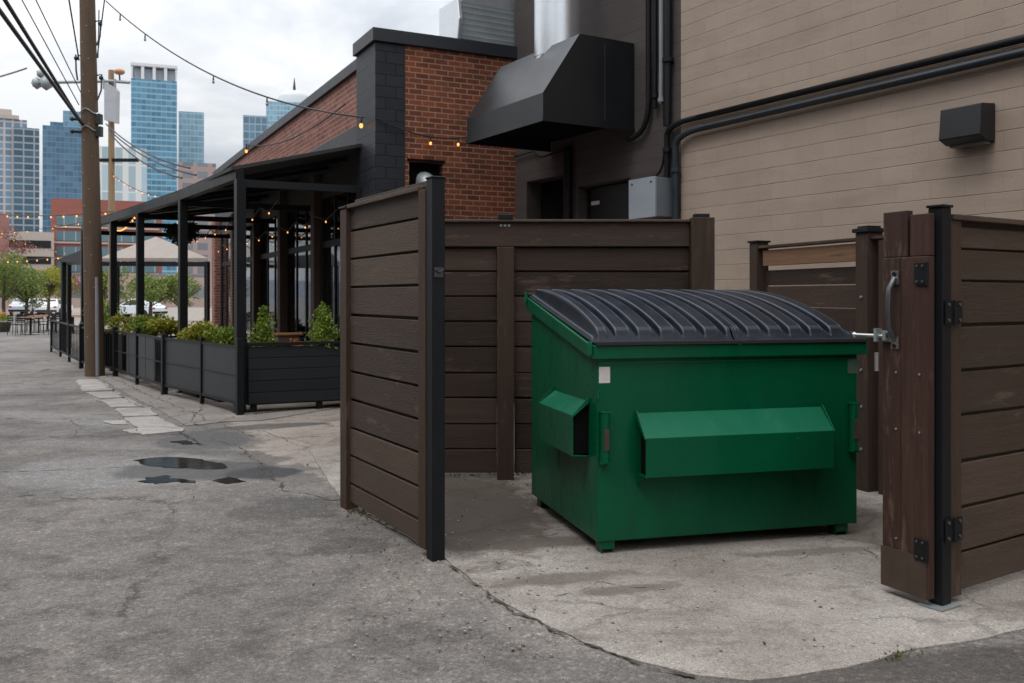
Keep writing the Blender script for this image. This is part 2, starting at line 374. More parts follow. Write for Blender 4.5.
M['leaf_red'] = foliage('reddish buds', (.16,.06,.045), (.25,.11,.08))
M['flower'] = foliage('orange flowers', (.5,.1,.02), (.6,.25,.04))
M['bark'] = surf('bark', (.06,.045,.035), .9, 0, .3, 8, .5, 20)
M['soil'] = surf('soil', (.03,.022,.016), .95, 0, .3, 10)
M['wood_table'] = surf('orange brown table wood', (.22,.09,.035), .5, 0, .25, 2, .2, 10, (1,14,14), .2)
M['moss'] = foliage('moss and weeds', (.05,.06,.015), (.14,.13,.03))
t = NT('puddle water'); co = t.obj()
M['water'] = t.bsdf((.018,.0155,.013), .1, 0, t.bump(t.noise(co, 9, 3), .08, .01), .03)

# ------------------------------------------------------------------ camera, light, sky
cam = bpy.data.cameras.new('camera'); co_ = bpy.data.objects.new('camera', cam); COL.objects.link(co_)
co_.location = (0,0,EH); co_.rotation_euler = (math.pi/2,0,0)
cam.sensor_width = 36; cam.lens = F/1024*36; cam.shift_y = -(341.5-HY)/1024; cam.clip_end = 4000; cam.clip_start = .05
cam.dof.use_dof = True; cam.dof.focus_distance = 6.2; cam.dof.aperture_fstop = 5.0
sc.camera = co_
EL, AZ = 60, 225
sun = bpy.data.lights.new('sun', 'SUN'); sun.energy = .95; sun.angle = math.radians(22); sun.color = (1,.97,.93)
so = bpy.data.objects.new('sun', sun); COL.objects.link(so)
dv = Vector((math.sin(math.radians(AZ))*math.cos(math.radians(EL)), math.cos(math.radians(AZ))*math.cos(math.radians(EL)), math.sin(math.radians(EL))))
so.rotation_euler = dv.to_track_quat('Z', 'Y').to_euler()
w = bpy.data.worlds.new('World'); sc.world = w; w.use_nodes = True
nt = w.node_tree; nt.nodes.clear()
T = NT.__new__(NT); T.nt = nt; T.m = w
out = nt.nodes.new('ShaderNodeOutputWorld')
sky = T.n('TexSky', {'sky_type': 'NISHITA', 'sun_disc': False, 'sun_elevation': math.radians(EL), 'sun_rotation': math.radians(AZ)})
d = T.n('TexCoord').outputs['Generated']; q = T.n('SeparateXYZ', Vector=d)
zz = T.math('MAXIMUM', q.outputs[2], .03)
cp = T.n('CombineXYZ', X=T.math('DIVIDE', q.outputs[0], T.math('ADD', zz, .22)), Y=T.math('DIVIDE', q.outputs[1], T.math('ADD', zz, .22))).outputs[0]
n1 = T.noise(cp, 1.5, 7, .55, .5); n2 = T.noise(cp, .6, 4, .5)
cl = T.ramp(T.math('ADD', T.math('MULTIPLY', n1, .6), T.math('MULTIPLY', n2, .4)), [(.38, (3.5,3.7,4.1)), (.47, (5.2,5.4,5.7)), (.56, (7.0,7.1,7.2))])
lift = T.math('MULTIPLY_ADD', T.math('POWER', zz, 1.3), 3.3); lift.node.inputs[2].default_value = .86
cl = T.mix(1, cl, lift, 'MULTIPLY')
skc = T.mix(.9, sky.outputs[0], cl)
bg = T.n('Background', Color=skc, Strength=.1); nt.links.new(bg.outputs[0], out.inputs[0])
sc.view_settings.view_transform = 'Standard'; sc.view_settings.look = 'None'; sc.view_settings.exposure = .25; sc.view_settings.gamma = 1
try: sc.view_settings.use_curve_mapping = False
except Exception: pass
sc.render.engine = 'CYCLES'
sc.cycles.use_denoising = True
sc.cycles.max_bounces = 6; sc.cycles.transparent_max_bounces = 8

# ------------------------------------------------------------------ ground
def ground_mat():
    t = NT('alley ground'); co = t.obj(); q = t.n('SeparateXYZ', Vector=co)
    N = lambda sc, d=6, r=.6, ds=0: t.noise(co, sc, d, r, ds)
    n05, n1, n3, n9, n25 = N(.5,7), N(1.2,7,.65,.4), N(3.1,7,.68), N(9,5,.65), N(28,4,.6)
    # asphalt
    c = t.mix(t.ramp(n05, [(.36, 0), (.64, 1)]), (.100,.091,.084), (.182,.166,.153))
    c = t.mix(t.ramp(n1, [(.5, 0), (.7, .8)]), c, (.092,.084,.078))
    c = t.mix(t.ramp(N(.9,6,.65,.8), [(.52, 0), (.66, .75)]), c, (.200,.178,.160))
    c = t.mix(t.ramp(n3, [(.52, 0), (.68, .75)]), c, (.078,.07,.064))
    c = t.mix(t.ramp(N(2.2,6,.7,.2), [(.6, 0), (.72, .45)]), c, (.15,.115,.095))
    vo = t.n('TexVoronoi', Vector=co, Scale=130.0); r1 = t.n('SeparateColor', Color=vo.outputs['Color']).outputs[0]
    vo2 = t.n('TexVoronoi', Vector=co, Scale=60.0); r2 = t.n('SeparateColor', Color=vo2.outputs['Color']).outputs[0]
    k = t.math('ADD', t.ramp(r1, [(0, .6), (.4, .94), (.85, 1.06), (1, 1.45)]), t.ramp(r2, [(0, -.0), (.88, 0), (.96, .42), (1, .6)]))
    k = t.math('MULTIPLY', k, t.ramp(n25, [(.3, .80), (.7, 1.2)])); k = t.math('MULTIPLY', k, t.ramp(n9, [(.3, .80), (.7, 1.18)]))
    c = t.mix(1, c, k, 'MULTIPLY')
    hA = t.math('ADD', t.math('MULTIPLY', vo.outputs['Distance'], -.9), t.math('ADD', t.math('MULTIPLY', n25, .6), t.math('MULTIPLY', n3, .8)))
    rA = t.ramp(n3, [(.3, .74), (.7, .92)])
    # old concrete to the right of a ragged line along the alley
    x, y = q.outputs[0], q.outputs[1]
    d = t.math('ADD', t.math('MULTIPLY', t.math('ADD', x, 3.15), .87), t.math('MULTIPLY', t.math('SUBTRACT', y, 10.6), .49))
    d = t.math('ADD', d, t.math('MULTIPLY', t.math('SUBTRACT', n1, .5), 1.9)); d = t.math('ADD', d, t.math('MULTIPLY', t.math('SUBTRACT', n9, .5), .5))
    m = t.ramp(t.math('ADD', t.math('MULTIPLY', d, 1.0), .5, True), [(.42, 0), (.60, 1)])
    yf = t.math('ADD', t.math('MULTIPLY', t.math('SUBTRACT', y, 4.6), .5), t.math('MULTIPLY', t.math('SUBTRACT', n3, .5), 1.2), True)
    m = t.math('MULTIPLY', m, t.ramp(yf, [(.1, 0), (.6, 1)]))
    cc = t.mix(t.ramp(n1, [(.36, 0), (.64, 1)]), (.215,.182,.156), (.275,.24,.21))
    cc = t.mix(t.ramp(n3, [(.5, 0), (.7, .8)]), cc, (.145,.12,.10))
    cc = t.mix(1, cc, t.ramp(r1, [(0, .65), (.2, .95), (.9, 1.05), (1, 1.35)]), 'MULTIPLY'); cc = t.mix(1, cc, t.ramp(n25, [(.3, .85), (.7, 1.15)]), 'MULTIPLY')
    wob = t.n('VectorMath', {'operation': 'MULTIPLY_ADD'}, i0=t.n('TexNoise', Vector=co, Scale=1.7, Detail=8.0, Roughness=.75).outputs['Color'], i1=(.8,.8,0), i2=co).outputs[0]
    e = t.n('TexVoronoi', {'feature': 'DISTANCE_TO_EDGE'}, Vector=wob, Scale=.8).outputs['Distance']
    ck = t.math('MULTIPLY', t.ramp(e, [(.004, 1), (.018, 0)]), t.ramp(n05, [(.42, .25), (.56, .9)]))
    cc = t.mix(ck, cc, (.04,.034,.028))
    c = t.mix(m, c, cc)
    # ragged dark seam where concrete breaks into asphalt
    sm = t.math('MULTIPLY', t.ramp(m, [(.05, 0), (.4, 1), (.8, 0)]), t.ramp(n9, [(.4, 0), (.6, .5)])); c = t.mix(sm, c, (.06,.055,.05))
    e2 = t.n('TexVoronoi', {'feature': 'DISTANCE_TO_EDGE'}, Vector=wob, Scale=.33).outputs['Distance']
    ck2 = t.math('MULTIPLY', t.ramp(e2, [(.0015, 1), (.007, 0)]), t.ramp(n05, [(.48, 0), (.6, .9)])); ck2 = t.math('MULTIPLY', ck2, t.math('SUBTRACT', 1.0, m))
    c = t.mix(ck2, c, (.03,.027,.024))
    rg = rA
    def ell(cx, cy, rx, ry, rot, amt=1.1, soft=.12):
        mp = t.n('Mapping', {'vector_type': 'TEXTURE'}, Vector=co, Location=(cx,cy,0), Rotation=(0,0,rot), Scale=(rx,ry,1)).outputs[0]
        l = t.n('VectorMath', {'operation': 'LENGTH'}, i0=mp).outputs['Value']
        v = t.math('ADD', t.math('SUBTRACT', 1.0, l), t.math('ADD', t.math('MULTIPLY', t.math('SUBTRACT', n1, .5), amt), t.math('MULTIPLY', t.math('SUBTRACT', n3, .5), amt)))
        return t.ramp(t.math('ADD', v, .5, True), [(.5-soft, 0), (.5+soft, 1)])
    def stain(mask, col, f, rough=None):
        nonlocal c, rg
        mk = t.math('MULTIPLY', mask, f); c = t.mix(mk, c, t.mix(1, col, k, 'MULTIPLY'))
        if rough is not None: rg = t.mix(mk, rg, rough)
    stain(ell(-3.5,8.45,1.15,.85,-.1), (.20,.193,.185), .8)                 # dried silt
    stain(ell(-5.6,12.0,1.6,.35,-.5), (.21,.205,.195), .6)
    stain(ell(-4.1,9.9,1.3,.25,-.15), (.20,.193,.185), .45)
    stain(ell(-3.45,10.3,.55,.75,.4,.9), (.075,.072,.07), .85, (.6,.6,.6))   # newer dark asphalt
    stain(ell(-3.05,11.35,.7,.22,.45,.9), (.075,.07,.066), .85, (.6,.6,.6))
    stain(ell(-2.95,8.5,.75,.5,.0,.9), (.06,.057,.055), .85, (.38,.38,.38)) # damp around the puddles
    stain(ell(-2.25,8.35,.34,.28,.1,.8), (.05,.05,.052), .9, (.3,.3,.3))
    stain(ell(-1.75,6.9,.45,.35,.3,1.2), (.075,.07,.066), .7)
    stain(ell(-1.05,5.9,.3,.22,.3,1.2), (.08,.07,.062), .7)
    stain(ell(-.35,5.15,.5,.45,.6,1.2,.25), (.205,.18,.16), .7)              # pale gravelly wear beside the pad
    stain(ell(.25,4.45,.6,.3,-.6,1.2,.25), (.205,.185,.168), .7)
    stain(ell(1.9,3.95,.9,.18,.25,.8,.2), (.06,.052,.046), .8)
    return t.bsdf(c, rg, 0, t.bump(hA, .6, .006), .35)
b = B()
b.face([(-1500,-300,0),(1500,-300,0),(1500,2500,0),(-1500,2500,0)])
struct(b.build('ground', ground_mat()))
def patch(name, pts, z, mat, jag=.03, step=.06, sk=.0, freq=3.0, seed=0):
    pts = [Vector((p[0], p[1], 0)) for p in pts]; o = []
    for i, a in enumerate(pts):
        c = pts[(i+1) % len(pts)]; L = (c-a).length; n = max(1, min(160, int(L/step)))
        for k in range(n):
            p = a.lerp(c, k/n)
            j = noise.fractal(Vector((p.x*freq, p.y*freq, seed)), 1, 2, 4)*jag
            j2 = noise.fractal(Vector((p.x*freq, p.y*freq, seed+31.7)), 1, 2, 4)*jag
            o.append(Vector((p.x+j, p.y+j2, z)))
    b = B(); vs = [b.bm.verts.new(p) for p in o]
    for tri in tessellate_polygon([o]):
        try: b.bm.faces.new([vs[i] for i in tri])
        except ValueError: pass
    lo = [b.bm.verts.new((p.x, p.y, -.01)) for p in o]; n = len(o)
    b.bm.normal_update(); 
    for f in list(b.bm.faces):
        if f.normal.z < 0: f.normal_flip()
    for i in range(n):
        b.bm.faces.new([vs[i], vs[(i+1)%n], lo[(i+1)%n], lo[i]])
    me = bpy.data.meshes.new(name); b.bm.to_mesh(me); b.bm.free(); me.materials.append(mat)
    ob = bpy.data.objects.new(name, me); COL.objects.link(ob)
    return struct(ob)
def crack(name, pts, w, z, mat, seed=0):
    a = [G(*p) for p in pts]; o = []
    for i in range(len(a)-1):
        n = max(2, int((a[i+1]-a[i]).length/.02))
        for k in range(n): o.append(a[i].lerp(a[i+1], k/n))
    L, Rr = [], []
    for i, p in enumerate(o):
        d = (o[min(i+1,len(o)-1)]-o[max(i-1,0)]).normalized(); n_ = Vector((-d.y, d.x, 0))
        j = noise.fractal(Vector((p.x*4, p.y*4, seed)), .8, 2, 6)*.05; ww = w*max(.08, .35+1.3*noise.noise(Vector((p.x*9, p.y*9, seed+9))))
        q_ = p+n_*j; L.append(q_+n_*ww+Vector((0,0,z))); Rr.append(q_-n_*ww+Vector((0,0,z)))
    b = B(); lv = [b.bm.verts.new(p) for p in L]; rv = [b.bm.verts.new(p) for p in Rr]
    for i in range(len(L)-1): b.bm.faces.new([rv[i], rv[i+1], lv[i+1], lv[i]])
    return struct(b.build(name, mat))
def gp(*l): return [G(*p) for p in l]
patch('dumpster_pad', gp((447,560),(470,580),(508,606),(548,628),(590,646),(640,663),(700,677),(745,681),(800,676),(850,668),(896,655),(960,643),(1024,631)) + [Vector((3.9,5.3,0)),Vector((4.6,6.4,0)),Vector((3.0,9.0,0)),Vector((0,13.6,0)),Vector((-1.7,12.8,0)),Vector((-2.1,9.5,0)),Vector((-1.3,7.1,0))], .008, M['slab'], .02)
crack('pad_edge_seam', [(440,562),(470,584),(508,609),(548,631),(590,649),(640,666),(700,680)], .013, .0095, M['seam'], 3)
patch('pavement', gp((55,352),(70,356),(116,371),(164,392),(240,414),(345,404),(345,407),(262,421),(225,422),(203,425),(186,426),(156,409),(124,393),(102,379),(75,365)), .01, M['walk'], .03)
for k, pg in enumerate([[(76,380),(100,379.5),(114,390.5),(82,391.5)],[(86,393),(118,392),(123,398),(98,399.3)],[(99,401),(128,398.5),(144,407.2),(111,407.8)],[(114,409),(150,408.5),(157,416),(124,417)],[(124,418),(158,417.5),(186,432),(142,436)],[(104,422),(123,421),(129,425.4),(111,425.4)],[(124,431),(137,430),(140,434),(129,434)]]):
    patch('concrete_pad', gp(*pg), .012+.001*k, M['pad'], .05, .04, freq=4, seed=k)
for k, pt in enumerate([[(196,424),(206,418),(150,397),(112,378),(88,366)],[(164,394),(150,404)],[(116,373),(104,379)],[(205,404),(190,423)],[(236,417),(215,424)],[(138,384),(120,391)]]):
    crack('pavement_joint', pt, .016, .0125, M['seam'], k)
for k, (pt, w_) in enumerate([([(-40,418),(60,419),(130,419),(160,417)],.02),([(-40,437),(60,437),(140,435),(190,434)],.018),([(-30,350),(60,347),(110,350)],.03),([(-20,396),(50,395),(90,393)],.025),([(0,472),(70,470),(140,466)],.012),([(75,436),(78,428),(72,420)],.012),([(262,466),(285,490),(330,500),(360,497)],.02),([(210,440),(240,446),(258,462),(262,478)],.014),([(262,430),(300,446),(340,452)],.01),([(220,424),(262,440),(330,436)],.01),([(300,470),(318,458),(345,462)],.012),([(0,498),(60,493),(100,488)],.008),([(160,434),(185,424),(204,426)],.02),([(96,378),(120,396),(160,420),(182,434),(205,446)],.02)]):
    crack('alley_crack', pt, w_, .0025 if k not in (12,13) else .0145, M['seam'], 20+k)
for k, pt in enumerate([[(560,598),(600,585),(650,590)],[(800,560),(840,552),(870,556)],[(770,580),(800,574)],[(880,560),(862,548)],[(505,540),(560,534)]]):
    crack('pad_crack', pt, .006, .0095, M['seam'], 50+k)
patch('puddle', gp((134,460.5),(150,458),(175,458),(200,459),(220,463.5),(228,467.5),(205,469.5),(165,467.5),(146,465)), .004, M['water'], .07)
patch('puddle', gp((140,481),(160,476),(176,478.5),(190,483),(165,484.5)), .004, M['water'], .09, .015, freq=6, seed=2)
patch('puddle', gp((212,481),(228,477),(247,481.5),(228,484)), .004, M['water'], .025, .02, freq=5, seed=3)
patch('puddle', gp((172,441.5),(182,440.5),(200,443.5),(184,445)), .004, M['water'], .05, .015, freq=6, seed=5)
# ------------------------------------------------------------------ main block building (dark and tan walls)
FW = Frame((2.75,9.3), (-.601,1))
s680, s515 = FW.pl(681), FW.pl(514)
tb = thing('block_building', 'tan painted block building with black conduits and a wall lamp', 'building', FW.at(0), FW.rot)
B().wall(-13, s680, 0, 8.5, -.3, 0).build('wall', M['tan'], tb)
B().box(-13, s680, -9, -.31, 0, 8.4).build('body', M['tan'], tb)
gb = thing('block_building', 'dark grey brown block building behind the exhaust hood', 'building', FW.at(0), FW.rot)
h1 = (FW.pl(566), FW.pl(526)); h2 = (FW.pl(629), FW.pl(577))
zt1, zt2 = FW.pl(540, 179)[1], FW.pl(600, 183)[1]
B().wall(s680+.003, s515, 0, 8.5, -.3, -.012, [(h1[0], h1[1], .1, zt1), (h2[0], h2[1], .1, zt2)]).build('wall', M['darkwall'], gb)
B().box(s680+.003, s515-.01, -9, -.301, 0, 8.4).build('body', M['darkwall'], gb)
B().box(h1[0]+.25, h1[1]-.02, -.29, -.25, .1, zt1-.02).build('door', M['soot_shade'], gb)
dp = B().box(h2[0]+.02, h2[1]-.02, -.2, -.16, .1, zt2-.02).build('door', M['hood'], gb)
s_, z_ = FW.pl(586, 202); B().box(s_-.09, s_+.09, -.158, -.15, z_-.03, z_+.02).build('number_plate', M['sticker'], dp)
# pipe between the two doorways
s_ = FW.pl(571); p = thing('drain_pipe', 'dark vertical drain pipe between the two doorways under the hood', 'pipe', FW.at(s_, .06), FW.rot)
B().tube([(0,0,0),(0,0,zt1+.35)], .06, 10).build('pipe', M['steel'], p)
B().box(-.09, .09, -.071, .02, 2.2, 2.26).build('bracket', M['steel'], p)
# conduits
cg = 'conduits on the block wall'
def on(px, py, y): s, z = FW.pl(px, py, y); return FW.at(s, y, z)
def arc(p0, p1, p2, n=8):
    return [p0*(1-t)**2+p1*2*t*(1-t)+p2*t*t for t in [i/n for i in range(n+1)]]
def conduit(label, pts, r, mat='steel', clips=()):
    o = thing('conduit', label, 'conduit', (0,0,0), 0, cg)
    B().tube(pts, r, 8).build('pipe', M[mat], o)
    for c in clips:
        B().tube([c+Vector((0,0,-.025)), c+Vector((0,0,.025))], r*1.5, 8).build('collar', M[mat], o)
    return o
a, c_ = on(1100,20,.05), on(700,117,.05); v0 = on(667,135,.05); v1 = on(667,216,.05)
k_ = on(668,123,.05)
conduit('upper dark conduit running along the tan wall above the lamp and down its corner', [a+(a-c_)*.9, a, c_]+arc(c_, k_, v0)+[on(667,172,.05), v1], .034, 'steel', [on(667,150,.05)])
a, c_ = on(1100,34,.07), on(706,127,.07); v0 = on(675.5,147,.07)
conduit('lower grey sheened conduit running along the tan wall just under the dark one', [a+(a-c_)*.9, a, c_]+arc(c_, on(676,133,.07), v0)+[on(675.5,180,.07), on(675.5,219,.07)], .038, 'panel', [on(675.5,170,.07)])
conduit('thick upright pipe on the dark wall, nearest the tan corner', [on(668,-80,.05), on(668,30,.05), on(667,126,.05)], .045, 'steel', [on(668,60,.05)])
conduit('pale grey upright pipe in the middle of the pipes beside the hood', [on(661.5,-80,.05), on(661.5,60,.05), on(661,104,.05)], .03, 'wire_grey', [on(661.5,100,.05)])
conduit('thin upright pipe left of the pale pipe, ending short of the hood bottom', [on(655,-80,.05), on(655,60,.05), on(654.5,108,.05)], .03, 'black', [on(655,96,.05)])
conduit('bent upright pipe that turns under the hood from the dark wall', [on(648.5,-80,.05), on(648.5,100,.05)]+arc(on(648.5,100,.05), on(648.5,136,.05), on(628,139,.05)), .034, 'black')
conduit('thin cable stub under the hood curving back into the dark wall', [on(514,157,.03), on(534,151,.03)]+arc(on(534,151,.03), on(538,160,.12), on(548,155,.05))+[on(566,150,.03), on(570,176,.03)], .014, 'black')
conduit('thin cable running from the grey meter box up under the pipes', [on(640,180,.03), on(655,176,.03)]+arc(on(655,176,.03), on(664,172,.06), on(664,150,.05)), .014, 'black')
# meter box
sa, za = FW.pl(654.5, 216, .3); sb, zb = FW.pl(629, 181, .3)
mb = thing('meter_box', 'pale grey electrical box on the dark wall above the wooden fence', 'electrical box', FW.at(sa), FW.rot)
wd = sb-sa
B().box(0, wd, .004, .27, za, zb).build('box', surf('grey box steel', (.16,.18,.205), .4, .3, .1, 4), mb, .006)
B().box(-.008, wd+.008, .272, .3, za-.008, zb+.008).build('cover', surf('light grey cover', (.25,.275,.31), .4, .2, .12, 4), mb, .005)
for sx in (.06, wd-.06):
    B().tube([(sx,.29,zb-.05),(sx,.306,zb-.05)], .012, 8).build('screw', M['steel'], mb)
# wall lamp
sl0, zl0 = FW.pl(981, 138, .2); sl1, zl1 = FW.pl(939.5, 110, .2)
wl = thing('wall_lamp', 'black boxy wall pack lamp on the tan wall', 'lamp', FW.at(sl0), FW.rot)
wd = sl1-sl0
B().prism([(.003,zl0-.01),(.12,zl0-.01),(.215,zl0+.03),(.19,zl1),(.003,zl1+.015)], 'x', 0, wd).build('housing', M['hood'], wl, .008)
B().box(.03, wd-.03, .02, .11, zl0-.03, zl0-.0101).build('lens', surf('lamp lens', (.12,.13,.13), .2), wl)
# exhaust hood
sh0 = FW.pl(634); zb_, zf, zt_ = 3.66, 3.98, 4.74
hd = thing('exhaust_hood', 'large black sloped kitchen exhaust hood on the dark wall', 'exhaust hood', FW.at(sh0, 0, 0), FW.rot)
HL = 1.87; HD = 1.34
prof = [(0,zb_),(HD,zb_),(HD,zf),(.82,zt_),(0,zt_)]
b = B()
for x in (0, HL-.01): b.prism(prof, 'x', x, x+.01)
b.prism([(HD-.01,zb_),(HD,zb_),(HD,zf),(.82,zt_),(0,zt_),(0,zt_-.01),(.815,zt_-.01),(HD-.01,zf-.005)], 'x', .0101, HL-.0101)
b.build('shell', M['hood'], hd)
B().box(.02, HL-.02, .01, HD-.03, zb_+.12, zb_+.14).build('filter_panel', M['soot_shade'], hd)
b = B(); b.box(-.012, HL+.012, HD+.001, HD+.014, zb_-.012, zb_+.035); b.box(-.013, -.001, 0, HD, zb_-.012, zb_+.035); b.box(HL+.001, HL+.013, 0, HD, zb_-.012, zb_+.035)
b.build('lip', M['hood'], hd)
b = B(); b.tube([(-.004,.45,zb_+.08),(-.004,.45,zt_-.08)], .004, 5)
b.build('seam', M['fascia'], hd)
fl = FW.at(sh0+.8, .6)
fd = thing('flue_duct', 'round shiny galvanised flue rising from the exhaust hood', 'duct', (fl.x, fl.y, 4.3))
b = B(); b.tube([(0,0,0),(0,0,6)], .30, 40); b.build('pipe', M['galv'], fd)
for z in (.32,.36,.40): B().tube([(0,-.0,z-.05),(0,0,z-.035)], .308, 40).build('collar', M['galv'], fd)
B().tube([(0,0,1.9),(0,0,1.93)], .306, 40).build('band', M['galv_dull'], fd)
b = B(); b.tube([(.28,0,1.32),(.62,.22,1.4)], .035, 8); b.build('bracket', M['steel'], fd)
# roof duct on the brick building
o = P(516, 48, 13.9)
FD = Frame((o.x, o.y), (-2.1,-1.2))
rd = thing('roof_duct', 'rectangular galvanised duct lying on the brick roof by the dark wall', 'duct', FD.at(0, 0, 5.36), FD.rot)
b = B(); b.box(0, .93, -.6, -.006, .03, .56)
for k in range(6): b.prism([(-.006,.06+k*.085),(-.003,.085+k*.085),(-.006,.11+k*.085)], 'x', .01, .92)
b.build('duct', M['galv_dull'], rd)
B().prism([(.0,.565),(.93,.565),(.8,1.3),(.0,1.6)], 'y', -.6, -.02).build('transition', M['galv'], rd, .01)
B().prism([(-.63,.0),(.0,.0),(.06,.3),(.0,.62),(-.63,.62)], 'x', .931, .99).build('flange', M['galv'], rd, .01)

# ------------------------------------------------------------------ unseen building added across the alley to block low light and darken reflections
FO = Frame((-6.0,0), (-.525,1))
ob_ = thing('unseen_light_blocker', 'unseen brown brick building added across the alley to block low light', 'building', FO.at(0), FO.rot)
hol = [(x, x+1.5, z, z+1.7) for x in range(-24, 11, 4) for z in (1.2, 4.6)]
B().wall(-28, 14, 0, 7.6, -.3, 0, hol).build('wall', M['brick_blocker'], ob_)
for h in hol:
    f_ = B().box(h[0]+.02, h[1]-.02, .06, .10, h[2]+.02, h[3]-.02).build('window', M['hood'], ob_)
B().box(-28, 14, .31, 9, 0, 7.4).build('body', M['brick_blocker'], ob_)
B().box(-28.1, 14.1, -.36, .1, 7.601, 7.75).build('coping', M['coping'], ob_)

# ------------------------------------------------------------------ brick restaurant
C0 = (-1.91,12.83)
FB = Frame(C0, (-.498,1))
bb = thing('brick_restaurant', 'low red brick restaurant with black corner pier and dark coping', 'building', FB.at(0), FB.rot)
LB = 15.0
PX, PY = .9, .44
ZT = 5.17
# end wall and facade
hx0 = -FB.n.x
vent = Frame(C0, (FB.n.x*-1, FB.n.y*-1))     # along the end wall, away from the alley
va, vz0 = vent.pl(409, 190); vb, vz1 = vent.pl(443, 163)
b = B()
b.wall(PY+.002, 2.35, 0, ZT, 0, .3, [(va, vb, vz0, vz1)])
ew = b.build('end_wall', M['brick'], bb)
ew.rotation_euler = (0,0,-math.pi/2)
B().box(0, PX, -PY, 0, 0, ZT).build('corner_pier', M['brick_black'], bb)
B().wall(PX+.002, LB, 4.22, 5.03, -.4, -.12).build('upper_wall', M['brick_pale'], bb)
B().box(PX+.002, LB, -.42, -.10, 3.72, 4.218).build('fascia', M['fascia'], bb)
b = B(); b.box(-.05, PX+.03, -2.4, .05, ZT+.002, 5.36); b.build('coping', M['coping'], bb, .008)
b = B(); b.box(PX+.032, LB+.05, -.5, -.06, 5.032, 5.2); b.build('coping', M['coping'], bb, .008)
B().box(.31, LB-.2, -9, -.45, 4.9, 4.99).build('roof', M['fascia'], bb)
b = B(); b.box(.31, LB, -9.3, -9, 0, 5.0); b.box(LB-.3, LB, -8.99, -.45, 0, 4.9); b.build('wall', M['brick'], bb)
B().box(.31, LB-.31, -8.99, -.46, .0, .06).build('floor', M['interior'], bb)
b = B(); b.box(.4, LB-.4, -4.4, -4.3, .07, 4.85); b.build('partition', M['interior'], bb)
# storefront
bays = [(1.15,3.4),(3.85,6.1),(6.55,8.8),(9.25,11.5),(11.9,14.2)]
b = B().wall(PX+.002, LB, 0, 3.715, -.4, -.14, [(x0, x1, .35, 3.3) for x0, x1 in bays])
b.build('shopfront_wall', surf('dark shopfront paint', (.026,.022,.02), .6, 0, .2, 3), bb)
for x0, x1 in bays[3:]:
    pass
for x0, x1 in bays:
    b = B(); n = 3
    for i in range(n+1):
        x = x0+(x1-x0)*i/n; b.box(max(x0, x-.03)+.001, min(x1, x+.03)-.001, -.19, -.155, .352, 3.298)
    b.box(x0+.035, x1-.035, -.192, -.152, 2.45, 2.56); b.box(x0+.035, x1-.035, -.191, -.154, .353, .5)
    wf = b.build('window', M['black'], bb)
    B().box(x0+.01, x1-.01, -.181, -.173, .4, 3.28).build('pane', M['glass'], wf)
for x in (3.6,6.3,9.0):
    B().box(x-.12, x+.12, -.138, -.02, 0, 3.71).build('pier', M['soffit'], bb)
B().box(11.55, 11.85, -.138, -.0, 0, 3.71).build('pier', M['brick_pale'], bb)
B().box(14.3, 14.8, -.138, .02, 0, 3.71).build('pier', M['brick_pale'], bb)
# vent in the end wall
vt = thing('wall_vent', 'black recessed vent box with grey rounded cowl in the brick end wall', 'vent', vent.at(0), vent.rot)
b = B(); b.box(va+.002, vb-.002, .14, .16, vz0+.002, vz1-.002); b.box(va-.03, vb+.03, -.012, -.002, vz1, vz1+.03); b.build('box', M['soot_shade'], vt)
vc, vzc = vent.pl(426, 186)
B().tube([(vc,.1,vzc-.02),(vc,-.0,vzc+.07),(vc,-.06,vzc+.03),(vc,-.1,vzc-.07)], [.12,.15,.13,.1], 14).build('cowl', M['galv_dull'], vt)

# ------------------------------------------------------------------ pergola
posts = [Vector((-3.75,12.66,0)), Vector((-5.52,15.4,0)), Vector((-7.25,17.9,0)), Vector((-8.6,19.8,0)), Vector((-10.4,22.3,0))]
def to_facade(p, y=-.10):
    # along the end wall direction to the facade plane
    dd = -FB.n
    s = ((FB.at(0, y)-p).dot(FB.n))/(dd.dot(FB.n)); return p+dd*s
pg = thing('pergola', 'long black steel patio pergola with flat dark roof along the restaurant', 'pergola', (0,0,0))
ang = math.atan2(posts[-1].y-posts[0].y, posts[-1].x-posts[0].x)
ZP = 3.22
for p in posts:
    b = B(); b.box(-.065,.065,-.065,.065,0,ZP); b.box(-.1,.1,-.1,.1,0,.015)
    o = b.build('post', M['steel'], pg, .005); o.location = p; o.rotation_euler = (0,0,ang)
b = B()
def beam(b, p, q, z0, z1, w):
    d = (q-p).normalized(); n = Vector((-d.y, d.x, 0))*w/2
    zz = lambda v, z: (v.x, v.y, z)
    b.hexa([zz(p-n,z0),zz(q-n,z0),zz(q+n,z0),zz(p+n,z0),zz(p-n,z1),zz(q-n,z1),zz(q+n,z1),zz(p+n,z1)])
def beam2(b, p, q, h, w):
    d = (q-p); n = Vector((-d.y, d.x, 0)).normalized()*w/2; up = Vector((0,0,h))
    b.hexa([p-n,q-n,q+n,p+n,p-n+up,q-n+up,q+n+up,p+n+up])
for i in range(4):
    beam(b, posts[i], posts[i+1], ZP+.002, ZP+.14, .12)
b.build('edge_beam', M['steel'], pg, .005)
b = B(); out_ = [p+Vector((0,0,ZP+.15)) for p in posts]; inn = [to_facade(p, -.09)+Vector((0,0,3.82)) for p in posts]
out_[0] += (inn[0]-out_[0]).normalized()*-.12
for i in range(4):
    a0, a1, i0, i1 = out_[i], out_[i+1], inn[i], inn[i+1]; u = Vector((0,0,.05))
    b.hexa([a0,a1,i1,i0,a0+u,a1+u,i1+u,i0+u])
b.build('roof', surf('dark roof sheet', (.02,.019,.019), .7), pg)
b = B()
